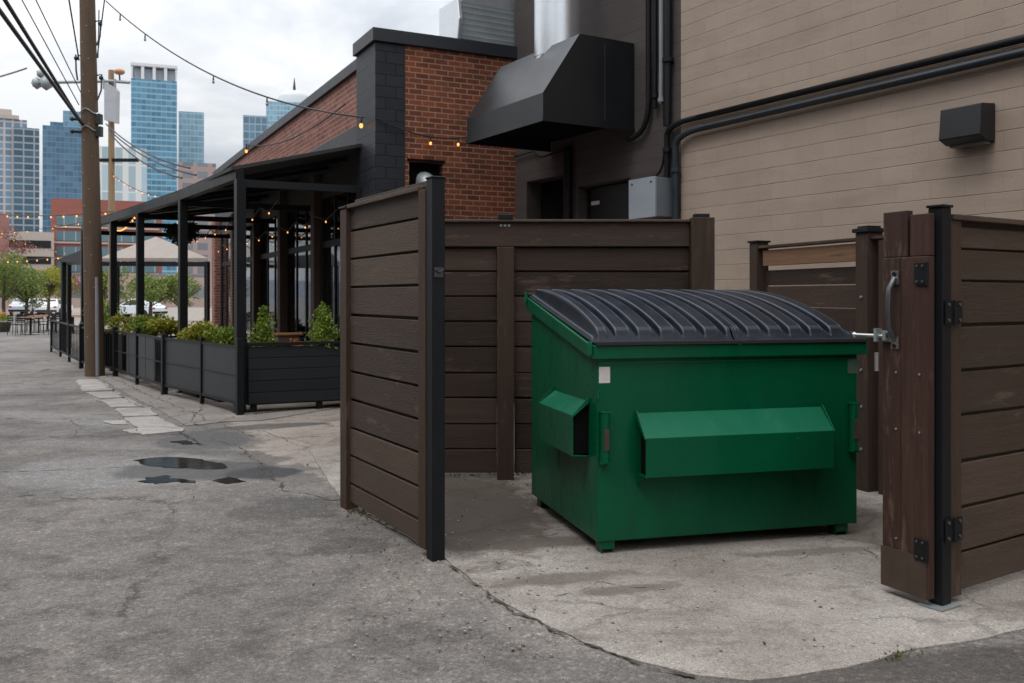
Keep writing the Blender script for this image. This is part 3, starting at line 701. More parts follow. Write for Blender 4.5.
for i, p in enumerate(posts):
    q = to_facade(p, -.08); d = (q-p).normalized()
    beam(b, p+d*.07, q, ZP-.1, ZP+.0, .08)
    if i < 4:
        for k in (.33,.67):
            m = p.lerp(posts[i+1], k); q2 = to_facade(m, -.09); d = (q2-m).normalized()
            beam2(b, Vector((*(m+d*.08).xy, ZP+.06)), Vector((*q2.xy, 3.74)), .07, .06)
b.build('rafters', M['steel'], pg)
# ------------------------------------------------------------------ patio railing
fpts = [Vector((-3.68,12.40,0)), Vector((-4.62,13.68,0)), Vector((-5.68,15.0,0)), Vector((-6.8,16.65,0)), Vector((-7.95,18.4,0)), Vector((-8.8,19.45,0)), Vector((-9.62,20.5,0)), Vector((-10.9,22.6,0)), Vector((-12.1,24.6,0)), Vector((-13.4,26.7,0))]
rl = thing('patio_railing', 'low black patio railing along the alley, solid at its near end', 'railing', (0,0,0))
b0 = B(); 
for i, p in enumerate(fpts):
    b = B(); r_ = .045 if i in (0,2,4,6) else .028
    b.box(-r_,r_,-r_,r_,0,1.0 if i else 1.04); o = b.build('post', M['steel'], rl, .004); o.location = p; o.rotation_euler = (0,0,ang)
br = B(); bars = B()
for i in range(len(fpts)-1):
    p, q = fpts[i], fpts[i+1]; d = (q-p).normalized(); p2, q2 = p+d*.05, q-d*.05
    beam(br, p2, q2, .9, .94, .04); beam(br, p2, q2, .14, .18, .04)
    if i < 2:
        b = B(); beam(b, p2, q2, .18, .9, .012); b.build('panel', M['panel'], rl)
        beam(br, p2, q2, .52, .535, .03)
    elif i in (2,3):
        b = B()
        beam(b, p2.lerp(q2,.02 if i==3 else .3), p2.lerp(q2,.45 if i==3 else .95), .18, .9, .012); b.build('panel', M['panel'], rl)
        beam(br, p2, q2, .52, .535, .03)
    if i >= 2:
        n = 3 if i < 4 else 8
        for k in range(1, n):
            m = p2.lerp(q2, k/n); B().tube([(m.x,m.y,.18),(m.x,m.y,.9)], .011, 6).build('baluster', M['steel'], rl)
br.build('rail', M['steel'], rl)
# near end planter wall
FE = Frame((posts[0].x+.05, posts[0].y-.12), (FB.n.x*-1, FB.n.y*-1))
pe = thing('planter_box', 'long black board planter closing the near end of the patio', 'planter', FE.at(.1), FE.rot)
b = B()
for k in range(5): b.box(0, 1.95, 0, .035, .13+k*.158, .13+k*.158+.15)
b.build('boards', M['black_board'], pe, .004)
b = B(); b.box(-.02, 1.97, -.03, .1, .925, .97); b.build('cap_rail', M['steel'], pe, .004)
b = B(); b.box(0.0,1.95,.45,.48,.13,.92); b.box(0,.03,.036,.449,.13,.92); b.box(1.92,1.95,.036,.449,.13,.92); b.box(0,1.95,.036,.48,.11,.128); b.build('back', M['black'], pe)
B().box(.04,1.91,.04,.44,.7,.8).build('soil', M['soil'], pe)
for x in (.08,1.0,1.8): B().box(x-.04,x+.04,.05,.13,0,.109).build('foot', M['steel'], pe)
# long planters behind the rail
def leafy(name, label, cat, loc, fn, n, size, mat, group=None, stem=None):
    o = thing(name, label, cat, loc, R.uniform(0,6), group)
    b = B()
    for _ in range(n): b.leaf(fn(), size)
    b.build('foliage', M[mat], o)
    if stem: B().tube([(0,0,0),(0,0,stem)], .015, 6).build('stem', M['bark'], o)
    return o
def cone(h, r):
    def f():
        z = R.random()**1.4*h; a = R.uniform(0, 2*math.pi); rr = r*(1-z/h)**.6*(.45+.7*R.random()**2)*min(1, .5+z/h*4)*(1+.35*math.sin(a*3+z*14)+.25*math.sin(a*5-z*23))
        return (rr*math.cos(a), rr*math.sin(a), z)
    return f
def dome(r, h, lumps=5):
    L = [(R.uniform(-r*.6,r*.6), R.uniform(-r*.6,r*.6), R.uniform(.2,.75)*h, R.uniform(.3,.55)) for _ in range(lumps)]
    def f():
        l = R.choice(L); v = Vector((R.gauss(0,1), R.gauss(0,1), R.gauss(0,1))).normalized()*R.uniform(.6,1)
        return (l[0]+v.x*r*l[3]*1.2, l[1]+v.y*r*l[3]*1.2, max(0, l[2]+v.z*h*l[3]*.7))
    return f
p = FE.at(.36, .28, .8); leafy('conifer', 'loose upright yellow green conifer right beside the near pergola post', 'shrub', p, cone(.66,.21), 1500, .045, 'leaf', 'conifers in the near planter', .5)
p = FE.at(1.2, .26, .8); leafy('conifer', 'dense cone shaped bright green conifer nearest the wooden fence', 'shrub', p, cone(.70,.24), 2200, .045, 'leaf', 'conifers in the near planter', .5)
p = FE.at(.8, .24, .8); leafy('flowering_plant', 'tiny yellow orange plant between the two conifers', 'plant', p, dome(.1,.2), 160, .04, 'flower', None, .1)
rail_d = [('nearest yellow green bushes behind the solid rail panels', .45, .95, 'leaf_y'), ('yellow green bush between the first and second pergola posts', 1.5, 1.0, 'leaf_y'), ('second bush along the rail, tipped with yellow', 2.25, .9, 'leaf_y'),
          ('green bush behind the open rail near the third pergola post', 3.1, 1.0, 'leaf'), ('small far bush behind the leaning pole', 4.4, .9, 'leaf_y')]
LBL = ['low yellow green bush just left of the near pergola post', 'rounded orange tinted bush left of the second pergola post', 'light green bush between the second and third pergola posts', 'green bush right of the far pergola posts', 'small yellowish bush just right of the tall pole', 'pale green bush behind the solid rail panel, right of its neighbour']
for k, (px, yy, r, h, mt) in enumerate([(200,15.0,0.39,0.36,'leaf_y'),(166,17.0,0.37,0.40,'leaf_y'),(150,17.9,0.35,0.48,'leaf'),(127,19.4,0.46,0.40,'leaf_y'),(104,20.9,.5,.75,'leaf'),(222,14.4,0.31,0.32,'leaf')]):
    X = (px-CX)/F*yy
    pb = thing('planter_box', ['dark trough of low bushes behind the near rail panel', 'dark trough planter second along the rail', 'dark trough planter third along the rail, behind the open bars', 'dark trough planter near the far pergola posts', 'dark trough planter just beside the tall pole', 'dark trough planter nearest the corner of the railing'][k], 'planter', (X,yy,0), ang, 'trough planters behind the rail')
    B().prism([(-.42,0),(.42,0),(.46,.8),(-.46,.8)], 'y', -.17, .17).build('trough', M['black'], pb)
    B().box(-.44,.44,-.15,.15,.801,.82).build('soil', M['soil'], pb)
    leafy('bush', LBL[k], 'bush', (X,yy,.82), dome(r,h,8), 1500, .055, mt, 'bushes in the trough planters', .2)

# ------------------------------------------------------------------ patio furniture
def mk_chair():
    t = thing('patio_chair', '', 'chair', (0,0,0), 0, 'chairs on the restaurant patio')
    B().box(-.2,.2,-.2,.2,.43,.46).build('seat', M['black'], t, .01)
    b = B()
    for z in (.58,.68,.78): b.box(-.19,.19,.19,.21,z,z+.06)
    b.build('backrest', M['black'], t)
    for x, y, h in ((-.19,-.19,.43),(.19,-.19,.43),(-.19,.2,.87),(.19,.2,.87)):
        B().tube([(x*1.08,y*1.08,0),(x,y,h)], .014, 6).build('leg', M['steel'], t)
    return t
def mk_table():
    t = thing('patio_table', '', 'table', (0,0,0), 0, 'tables on the restaurant patio')
    b = B(); b.box(-.4,.4,-.4,.4,.72,.75); b.build('tabletop', M['wood_table'], t, .005)
    B().tube([(0,0,.02),(0,0,.719)], .035, 8).build('pedestal', M['steel'], t)
    b = B(); b.box(-.28,.28,-.03,.03,0,.02); b.box(-.03,.03,-.28,.28,.0205,.035); b.build('base', M['steel'], t)
    return t
ch0, tb0 = mk_chair(), mk_table(); first_c = [True]; first_t = [True]
def put(src, flag, loc, rz, label):
    if flag[0]:
        flag[0] = False; src.location = loc; src.rotation_euler = (0,0,rz); src['label'] = label; return src
    return dup(src, loc, rz, label)
spots = [(-3.35,14.7,'nearest the planter end'), (-4.6,16.9,'second from the planter end'), (-5.9,18.9,'in the middle of the pergola'), (-7.2,21.0,'fourth along the pergola'), (-8.9,23.4,'at the far end of the pergola')]
for x, y, wh in spots:
    put(tb0, first_t, (x,y,0), ang, f'square brown topped patio table {wh}')
    put(ch0, first_c, (x-.55*math.cos(ang),y-.55*math.sin(ang),0), ang+math.pi/2, f'black chair on the near side of the table {wh}')
    put(ch0, first_c, (x+.55*math.cos(ang),y+.55*math.sin(ang),0), ang-math.pi/2, f'black chair on the far side of the table {wh}')
far = [(-22.0,43.5,'hindmost table of the group in the alley'), (-20.4,38.9,'nearest table of the group in the alley'), (-21.4,41.5,'leftmost table of the group in the alley'), (-20.6,43.0,'middle table of the group in the alley'), (-19.4,40.6,'rightmost table of the group in the alley')]
for i, (x, y, wh) in enumerate(far):
    t_ = put(tb0, first_t, (x,y,0), .3, f'brown table, {wh}'); t_['group'] = 'tables out in the alley'
    for k, (dx, dy, sd) in enumerate([(-.6,-.1,'left'),(.6,.1,'right'),(0,-.6,'near')]):
        c = put(ch0, first_c, (x+dx,y+dy,0), [math.pi/2,-math.pi/2,math.pi][k], f'dark chair, {sd} side of the {wh}'); c['group'] = 'chairs out in the alley'
bx = FE.at(.9, 1.2); 
bn = thing('host_stand', 'brown wooden host stand behind the near planter', 'stand', (bx.x,bx.y,0), FE.rot)
B().box(-.16,.16,-.12,.12,0,1.02).build('cabinet', surf('brown stand wood', (.10,.055,.035), .5), bn, .005)
B().box(-.2,.2,-.16,.16,1.021,1.05).build('top', M['wood_table'], bn, .004)
# hanging basket
hb = P(181, 233, 19.5)
hk = thing('hanging_basket', 'dark trailing plant basket hanging from the pergola roof', 'basket', hb)
b = B(); f = dome(.42,.5,9)
for _ in range(1500): b.leaf(Vector(f())-Vector((0,0,.25)), .07, -.4)
b.build('foliage', M['leaf_dark'], hk)
B().tube([(0,0,-.1),(0,0,.65)], .01, 6).build('chain', M['steel'], hk)
B().tube([(0,0,-.2),(0,0,.0)], [.12,.2], 12).build('pot', M['black'], hk)

# ------------------------------------------------------------------ far pergola and tent
fp = thing('far_pergola', 'small far black pergola just left of the tall pole', 'pergola', (0,0,0))
a, c = P(63.5, 262, 26), P(69, 265, 29); a2 = P(88, 262, 25); c2 = P(95, 265, 28.5)
for q_ in (a, c, a2, c2):
    B().tube([(q_.x,q_.y,0),(q_.x,q_.y,q_.z)], .08, 4).build('post', M['steel'], fp)
b = B(); u = Vector((0,0,.1)); o1 = Vector((-.1,0,0)); b.hexa([a+o1,a2,c2,c+o1,a+o1+u,a2+u+u*3,c2+u+u*3,c+o1+u]); b.build('roof', M['fascia'], fp)
tn = thing('canopy_tent', 'beige peaked canvas canopy beyond the pergola', 'canopy', (0,0,0))
e = [P(100,258,29), P(208,258,26.5), P(206,258,30), P(118,258,33)]; pk = sum(e, Vector())/4; pk.z = 3.55
b = B(); u = Vector((0,0,-.1))
vs = [b.bm.verts.new(p) for p in e]; vd = [b.bm.verts.new(p+u) for p in e]; vp = b.bm.verts.new(pk)
for i in range(4):
    b.bm.faces.new([vs[i], vs[(i+1)%4], vp]); b.bm.faces.new([vs[i], vd[i], vd[(i+1)%4], vs[(i+1)%4]])
o = b.build('canopy', M['canvas'], tn); mo = o.modifiers.new('Solid', 'SOLIDIFY'); mo.thickness = .02
for p in e: B().tube([(p.x,p.y,0),(p.x,p.y,p.z-.1)], .06, 4).build('post', M['steel'], tn)
b = B()
for i in range(4): beam2(b, e[i]+Vector((0,0,-.25)), e[(i+1)%4]+Vector((0,0,-.25)), .12, .08)
b.build('frame', M['steel'], tn)

# ------------------------------------------------------------------ poles and wires
p1 = G(95,376)
up = thing('utility_pole', 'tall weathered brown utility pole at the alley edge', 'utility pole', p1)
tp = Vector((-.28,.1,11.5))
b = B(); pts = [Vector((0,0,0)).lerp(tp, k/12) for k in range(13)]
b.tube(pts, [.19-.06*k/12 for k in range(13)], 20); b.build('pole', M['pole'], up)
b = B()
for k in range(26):
    z = .8+k*.33; q_ = Vector((0,0,0)).lerp(tp, z/11.5); rr = .19-.06*z/11.5
    a_ = -math.pi/2+(.35 if k % 2 else -.45)+R.uniform(-.2,.2); b.tube([q_+Vector((math.cos(a_)*rr*.98,math.sin(a_)*rr*.98,0)), q_+Vector((math.cos(a_)*(rr+.012),math.sin(a_)*(rr+.012),0))], .012, 6)
b.build('nails', M['galv_dull'], up)
B().tube([(.12,-.15,0.02),(.11,-.15,1.55),(.09,-.13,2.0)], [.04,.04,.03], 8).build('cable_guard', M['wire_grey'], up)
for z in (5.2,4.95):
    q_ = Vector((0,0,0)).lerp(tp, z/11.5); b = B(); b.tube([q_+Vector((-.16,0,0)), q_+Vector((-.30,-.08,0))], .03, 6); b.ball(q_+Vector((-.32,-.08,0)), .05, 1); b.build('insulator', M['wire'], up); b = B(); b.box(.15,.26,-.1,.02,z-.1,z+.1); o_ = b.build('insulator', M['wire'], up); o_.location = (q_.x, q_.y, 0)
b = B()
for z in (5.0, 5.35): 
    q_ = Vector((0,0,0)).lerp(tp, z/11.5); b.tube([q_+Vector((.19*math.cos(a_), .19*math.sin(a_), .05*math.sin(3*a_))) for a_ in [i*2*math.pi/16 for i in range(17)]], .012, 5)
b.build('band', M['galv'], up)
for (z, sd) in ((6.5,-1),(7.2,1),(6.1,1)):
    q_ = Vector((0,0,0)).lerp(tp, z/11.5); b = B(); b.tube([q_+Vector((sd*.15,0,0)), q_+Vector((sd*.26,0,.02)), q_+Vector((sd*.25,0,-.3)), q_+Vector((sd*.2,-.05,-.5))], .018, 6); b.ball(q_+Vector((sd*.25,0,-.05)), .05, 1); b.build('hook', M['wire'], up)
p2 = Vector(((112-CX)/F*34, 34, 0))
u2 = thing('utility_pole', 'thin pale wooden utility pole with a grey transformer, behind the tall pole', 'utility pole', p2)
B().tube([(0,0,0),(-.03,0,10.0)], [.14,.10], 14).build('pole', M['pole_pale'], u2)
zt0 = 1.6+(297-82)/F*34
b = B(); d2 = Vector((3.2,-1.0,0)).normalized(); b.tube([Vector((-3.3,.66,zt0+.12)), Vector((.0,-.15,zt0)), Vector((.8,-.35,zt0-.1))], .06, 6); b.build('cross_arm', M['galv_dull'], u2)
b = B(); b.prism([(-.06,zt0-1.5),(.36,zt0-1.6),(.38,zt0-.42),(.30,zt0-.30),(.0,zt0-.14),(-.06,zt0-.24)], 'y', -.52, -.2)
b.build('transformer', surf('grey transformer paint', (.36,.37,.4), .45), u2)
for x in (-.12,.3): B().tube([(x,-.42,zt0-.35),(x,-.42,zt0-.0)], .04, 8).build('bushing', M['galv_dull'], u2)
b = B(); b.tube([(.38,-.2,zt0-.08),(.38,-.25,zt0+.25)], .03, 6); b.build('lamp_arm', M['steel'], u2)
b = B(); b.ball((.38,-.25,zt0+.32), .2, 2, (1,1,.6)); b.build('lamp', surf('tan photocell lamp', (.45,.24,.12), .5), u2)
B().box(-1.0,1.0,-.1,.0,6.6,6.72).build('cross_arm', M['steel'], u2)
for q_, r_ in (((-3.1,.62,zt0+.1), .2), ((-2.7,.52,zt0+.08), .24), ((-2.95,.58,zt0+.45), .15)): B().ball(q_, r_, 1, (1,1,1.2)).build('insulator', M['galv_dull'], u2)
def sag(a, b_, s, n=24):
    return [a.lerp(b_, k/n)-Vector((0,0,s*4*(k/n)*(1-k/n))) for k in range(n+1)]
wg = 'overhead wires at the alley poles'
def wire(label, a, b_, s, r, mat='wire', n=24):
    o = tag(B().tube(sag(a, b_, s, n), r, 6).build('overhead_wire', M[mat]), label, 'wire', wg); return o
Q = lambda px, py: P(px, py, 18.5)
def through(px, py, Y, A): # from A through the image point at depth Y, carried on to behind the camera
    q_ = P(px, py, Y); d = q_-A; return A+d*((A.y+16)/(A.y-q_.y))
ends = []
for lab, s0, mid, r in [('upper thick black cable sweeping down from the top left to the tall pole', (79,119), (5,0), .028), ('lower thick black cable sweeping down from the left edge to the tall pole', (82,124), (0,11), .030)]:
    A = Q(*s0); wire(lab, A, through(*mid, 11.5, A), 0, r)
for lab, s0, mid, r, m in [('faint grey wire left of the tall pole, leftmost of the thin pair', (79,105), (22,0), .010, 'wire_grey'), ('faint grey wire left of the tall pole, rightmost of the thin pair', (82,95), (36,0), .010, 'wire_grey'), ('short dark slack wire touching the tall pole near its top', (79,60), (69,0), .014, 'wire')]:
    A = Q(*s0); wire(lab, A, through(*mid, 15.0, A), 0, r, m)
wire('thin grey wire crossing the sky from the left edge to the far cross arm', P(-60,88,34), P(27,68,34.6), .1, .035, 'wire_grey')
A = P(106,124,33.6)
for k, (px, py, Y) in enumerate([(190,168,24.5),(196,175,23),(182,178,24)]):
    wire(['upper dark wire from the transformer down to the restaurant roof', 'lower dark wire from the transformer down to the restaurant roof', 'lowest slack wire from the transformer towards the pergola'][k], A+Vector((.1*k,0,-.2*k)), P(px,py,Y), .25, .025, 'wire')
wire('thin cable hanging from the tall pole top down its right side', P(105,-4,18.5), P(97,58,18.5), .0, .014)
wire('slack loop hanging on the right side of the tall pole', P(99,10,18.45), P(98,58,18.45), .0, .012)
# main string cable from the tall pole to the corner pier
bulb_me = None
def bulbs(parent, pts, drop, lit=True, r=.035, sock=True, mat=None):
    global bulb_me
    for p in pts:
        p = Vector(p)
        o = B().ball((0,0,0), r, 2, (1,1,1.35)).build('bulb', mat or (M['bulb'] if lit else M['bulb_off']), parent); o.location = p-Vector((0,0,drop+r*1.3))
        if sock:
            s_ = B().tube([(0,0,r*1.1),(0,0,drop+r*1.3)], [r*.7,r*.35], 8).build('socket', M['wire'], o)
pa = P(106, 1, 18.5); pb_ = FB.at(.45, .03, FB.pl(364, 117, .03)[1])
sl = thing('string_lights', 'thick black cable with dangling bulbs from the tall pole to the corner pier', 'string lights', (0,0,0))
cab = sag(pa, pb_, .45, 40); B().tube(cab, .013, 6).build('cable', M['wire'], sl)
bulbs(sl, [cab[i] for i in (3,8,20,28)], .08, False, .024)
bulbs(sl, [cab[40]-Vector((.03,.03,0))], .09, True, .028)
sl2 = thing('string_lights', 'thin light string across the brick end wall from the corner pier', 'string lights', (0,0,0))
ea = vent.at(0.02, -.05, vent.pl(378, 119)[1]); eb = vent.at(vent.pl(470), -.06, vent.pl(470, 137)[1])
c2_ = sag(ea, eb, .12, 20); B().tube(c2_, .01, 6).build('cable', M['wire'], sl2)
bulbs(sl2, [c2_[11], c2_[17]], .07, True, .019)
sl3 = thing('string_lights', 'short light string drooping along the brick facade under its coping', 'string lights', (0,0,0))
ea = FB.at(FB.pl(245), -.03, FB.pl(245, 145, -.03)[1]); eb = FB.at(1.6, -.03, 4.6)
c3_ = sag(ea, eb, .25, 20); B().tube(c3_, .012, 6).build('cable', M['wire'], sl3)
bulbs(sl3, [c3_[0]], .13, True, .032)
# light strings over the patio and the alley
lp = thing('utility_pole', 'slim dark pole at the far left of the alley holding light strings', 'pole', (-24.5,36,0))
B().tube([(0,0,0),(0,0,7.2)], [.1,.07], 10).build('pole', M['pole'], lp)
lt = [((-24.5,36,6.0),(-8.6,19.8,3.45),.5,26,'from the far left pole to the far pergola post'),
      ((-24.5,36,4.4),(-14.85,34,4.6),.45,18,'lowest between the far left pole and the transformer pole'),
      ((-14.85,34,6.2),(-9.4,27.8,4.9),.5,14,'from the transformer pole down to the restaurant facade'),
      ((-14.85,34,4.3),(-7.25,17.9,3.35),.3,22,'from the transformer pole to the middle pergola post'),
      ((-24.5,36,3.7),(-12.7,26,2.75),.35,22,'lowest, from the far left pole to the small far pergola'),
      ((-24.4,36.1,5.6),(-30,70,4.5),.6,20,'running away beyond the far left pole to the trees'),
      ((-14.8,34,3.6),(-24.2,58,4.0),.5,24,'running from the transformer pole away to the trees')]
bm0 = None
for a, c, s, n, wh in lt:
    o = thing('string_lights', 'warm bulb string '+wh, 'string lights', (0,0,0), 0, 'light strings over the alley')
    pts = sag(Vector(a), Vector(c), s, n*2); B().tube(pts, .012, 5).build('cable', M['wire'], o)
    for k in range(1, n*2, 2):
        if bm0 is None:
            bl = B().ball((0,0,-.04), .021, 1, (1,1,1.3)).build('bulb', M['bulb'], o); bm0 = bl.data
        else:
            bl = bpy.data.objects.new('bulb', bm0); COL.objects.link(bl); bl.parent = o
        bl.location = pts[k]
# under the pergola ceiling
for j, (yo, z, lab) in enumerate([(-.3, 2.95, 'warm bulb string under the pergola roof close to the shopfront'), (1.0, 3.05, 'warm bulb string under the pergola roof over the tables')]):
    o = thing('string_lights', lab, 'string lights', (0,0,0), 0, 'light strings under the pergola')
    pts = []
    for i in range(9):
        x = 1.5+i*1.35; pts += [FB.at(x, .12+max(0,yo)*.9, z), FB.at(x+.67, .12+max(0,yo)*.9, z-.12)]
    B().tube(pts, .01, 5).build('cable', M['wire'], o)
    for q_ in pts[1::2]:
        bl = bpy.data.objects.new('bulb', bm0); COL.objects.link(bl); bl.parent = o; bl.location = q_; bl.scale = (.62,.62,.62)
for k, x in enumerate((1.7,2.6,4.4,5.3,7.2,8.1)):
    q_ = FB.at(x, -1.3, 0); o = thing('pendant_lamp', ['pendant lamp behind the window nearest the corner pier', 'second pendant lamp from the corner pier, inside', 'third pendant lamp from the corner pier, inside', 'fourth pendant lamp from the corner pier, inside', 'fifth pendant lamp from the corner pier, inside', 'pendant lamp farthest from the corner pier, inside'][k], 'lamp', q_, 0, 'pendant lamps inside the restaurant')
    B().tube([(0,0,2.25),(0,0,4.88)], .008, 5).build('cord', M['wire'], o)
    B().ball((0,0,2.15), .055, 2).build('bulb', M['bulb_in'], o)
    B().tube([(0,0,2.18),(0,0,2.3)], [.11,.03], 12).build('shade', M['black'], o)

# ------------------------------------------------------------------ wooden enclosure
# left panel
LA = (-.468,5.60); FLp = Frame(LA, (-1.285+.468, 7.06-5.60)); LL = 1.66
lf = thing('fence_panel', 'brown horizontal board panel with a black steel post at its near end', 'fence', FLp.at(0), FLp.rot)
b = B(); pit = .211; zs = [.055]+[.2+pit*k for k in range(11)]
for k in range(len(zs)-1):
    board(b, .16, LL-.16, -.012+R.uniform(-.003,.003), .018, zs[k]+.006, zs[k+1]-.012); b.box(.16, LL-.16, -.03, -.0165, zs[k+1]-.03, zs[k+1]+.02)
b.build('boards', M['wood'], lf, .004)
multi('stile', [(.05,.159,-.03,.045,.05,2.261),(LL-.159,LL-.02,-.05,.05,.0,2.261)], M['wood_v'], lf, .004)
B().box(.16,LL-.16,-.035,.05,2.262,2.292).build('cap_rail', M['wood'], lf, .004)
b = B(); b.box(-.045,.045,-.045,.04,0,2.32); b.box(-.05,.05,-.05,.046,2.3201,2.332); sp = b.build('steel_post', M['steel'], lf, .004)
b = B(); b.box(-.053,-.0455,-.03,.03,1.72,1.78); b.tube([(-.055,-.03,1.765),(-.06,0,1.75),(-.055,.03,1.768)], .005, 6); b.build('latch', surf('worn black latch', (.05,.05,.05), .5, .3), sp)
B().box(LL-.17,LL-.01,-.06,.06,2.271,2.285).build('post_cap', M['steel'], lf, .003)
# a rear brace board on its inner face
B().box(.165, LL-.165, -.05,-.0125, .95, 1.08).build('rear_rail', M['wood_dark'], lf, .004)
# back fence
YB = 8.0; xb = lambda px: (px-CX)/F*YB; zbk = lambda py: EH-(py-HY)/F*YB
bf = thing('fence_panel', 'wide dark brown back fence standing behind the dumpster', 'fence', (0,YB,0))
X0, X1, XS0, XS1, XP0 = -1.08, xb(713), xb(497), xb(514), xb(690)
b = B(); g_ = [474,449.6,424.5,398,373,346.7,321.5,296,271,247.6]
for k in range(9):
    z0, z1 = zbk(g_[k]), zbk(g_[k+1])
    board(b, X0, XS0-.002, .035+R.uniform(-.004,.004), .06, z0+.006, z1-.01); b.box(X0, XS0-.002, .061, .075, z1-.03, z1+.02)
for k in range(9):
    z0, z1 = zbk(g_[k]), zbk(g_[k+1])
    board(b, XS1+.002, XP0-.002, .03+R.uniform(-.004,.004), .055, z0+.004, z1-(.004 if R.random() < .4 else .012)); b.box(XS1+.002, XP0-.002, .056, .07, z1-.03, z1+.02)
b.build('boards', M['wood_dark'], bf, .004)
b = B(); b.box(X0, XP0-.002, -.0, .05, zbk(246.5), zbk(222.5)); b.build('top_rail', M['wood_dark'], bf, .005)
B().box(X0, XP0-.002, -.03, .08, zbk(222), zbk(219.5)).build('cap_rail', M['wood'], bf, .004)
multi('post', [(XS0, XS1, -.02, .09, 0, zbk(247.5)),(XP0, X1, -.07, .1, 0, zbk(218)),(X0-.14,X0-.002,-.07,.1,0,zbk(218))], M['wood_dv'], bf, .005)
b = B(); b.box(XP0+.035, X1-.035, -.035, .065, zbk(218), zbk(214)); b.box(xb(498), xb(513), -.035,.05, zbk(219.4), zbk(214.5)); b.build('post_cap', M['steel'], bf, .004)
b = B()
for px in (501,505,509): b.tube([(xb(px),-.006,zbk(225.5)),(xb(px),.0,zbk(225.5))], .012, 8)
b.build('bolts', M['galv_dull'], bf)
# right side fence
FR = Frame((2.43,9.0), (.378,-1)); LR = FR.pl(884)
rf = thing('fence_panel', 'dark side fence with a worn tan top board, right of the dumpster', 'fence', FR.at(0), FR.rot)
RP = FR.pl(865)
b = B(); z = .12
hs = [.2,.2,.19,.2,.2,.2,.2,.2,.2]
for h in hs:
    board(b, .1, RP-.02, .0, .025, z, z+h-R.choice((.008,.014,.02)) if z < 1.6 else z+.15); z += h
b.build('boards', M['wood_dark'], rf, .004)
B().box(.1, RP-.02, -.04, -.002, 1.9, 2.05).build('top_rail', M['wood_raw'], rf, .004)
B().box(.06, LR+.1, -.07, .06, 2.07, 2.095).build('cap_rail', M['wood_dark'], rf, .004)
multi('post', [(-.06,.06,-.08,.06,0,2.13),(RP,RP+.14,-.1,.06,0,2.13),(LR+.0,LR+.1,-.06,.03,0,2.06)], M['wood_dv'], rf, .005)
b = B(); b.box(-.075,.075,-.095,.075,2.131,2.15); b.box(RP-.02,RP+.16,-.12,.08,2.131,2.165); b.box(RP+.01,RP+.13,-.09,.05,2.166,2.185); b.build('post_cap', M['steel'], rf, .004)
b = B()
for z in (.35,.7,1.0,1.25,1.6): b.tube([(RP+.07,-.11,z),(RP+.07,-.1,z)], .012, 6)
b.build('screws', M['galv_dull'], rf)
# right front panel with steel post
PR = Vector((2.183,4.73,0)); FP = Frame((PR.x+.03,PR.y+.02), (1.512,1))
rp = thing('fence_panel', 'brown board panel on a black steel post at the right edge', 'fence', FP.at(0), FP.rot)
LP = 1.75
b = B(); zz_ = [.05,.256,.492,.732,.978,1.218,1.454,1.69,1.86,1.985]
for k in range(len(zz_)-1): board(b, .152, LP-.1, .0+R.uniform(-.004,.004), .03, zz_[k]+.004, zz_[k+1]-.012); b.box(.152, LP-.1, .031, .045, zz_[k+1]-.03, zz_[k+1]+.02)
b.build('boards', M['wood'], rp, .004)
multi('stile', [(.045,.150,-.03,.06,.04,2.0),(LP-.099,LP,-.03,.06,.0,2.0)], M['wood_v'], rp, .004)
B().box(.06,LP,-.045,.075,2.001,2.03).build('cap_rail', M['wood'], rp, .004)
b = B(); b.box(-.04,.04,-.04,.04,.02,2.06); b.box(-.048,.048,-.048,.048,2.061,2.075); spp = b.build('steel_post', M['steel'], rp, .004)
b = B(); b.box(-.1,.07,-.075,.06,.011,.017); b.build('base_plate', M['galv_dull'], rp)
def hinge(parent, x, y, z, ax='x'):
    b = B()
    if ax == 'x': b.box(x-.075,x-.006,y-.006,y,z-.06,z+.06); b.box(x+.006,x+.075,y-.006,y,z-.06,z+.06)
    b.tube([(x,y-.008,z-.062),(x,y-.008,z+.062)], .009, 8)
    h = b.build('hinge', M['steel'], parent)
    b = B()
    for dx in (-.05,.05):
        for dz in (-.04,.04): b.tube([(x+dx,y-.012,z+dz),(x+dx,y-.006,z+dz)], .009, 8)
    b.build('screws', M['dull_screw'], h)
hinge(rp, .048, -.045, 1.52); hinge(rp, .048, -.045, .4)
# narrow gate leaf
FG = Frame((2.152,4.705), (-.47,1)); GL = .295
gl = thing('gate_leaf', 'narrow reddish brown gate leaf with pull handle and slide bolt', 'gate', FG.at(0), FG.rot)
b = B(); b.box(.0,.12,-.02,.02,1.812,2.03); b.box(.135,GL,-.02,.022,1.812,2.055); b.build('upright_boards', M['wood_red'], gl, .004)
b = B(); b.box(.0,.17,-.02,.03,.05,1.809); b.box(.173,GL,-.018,.028,.05,1.809); b.build('face_boards', M['wood_red'], gl, .004)
B().box(.005,GL+.004,.031,.036,.05,.26).build('kick_plate', M['rust'], gl)
b = B()
for x in (.05,.2): 
    for z in (.9,1.2,1.72,.32): b.tube([(x,.03,z),(x,.034,z)], .006, 6)
b.build('nails', M['galv_dull'], gl)
b = B(); hxx = .205
b.tube([(hxx,.037,1.70),(hxx,.05,1.68),(hxx,.078,1.64),(hxx,.085,1.54),(hxx,.08,1.44),(hxx,.05,1.40),(hxx,.037,1.38)], .015, 10)
hn = b.build('handle', surf('worn grey steel', (.09,.092,.1), .35, .6, .3, 12), gl)
multi('handle_plate', [(hxx-.024,hxx+.024,.031,.037,1.665,1.74),(hxx-.024,hxx+.024,.031,.037,1.325,1.39)], M['chrome'], gl)
b = B()
for z in (1.722,1.34): b.tube([(hxx,.037,z),(hxx,.043,z)], .012, 8)
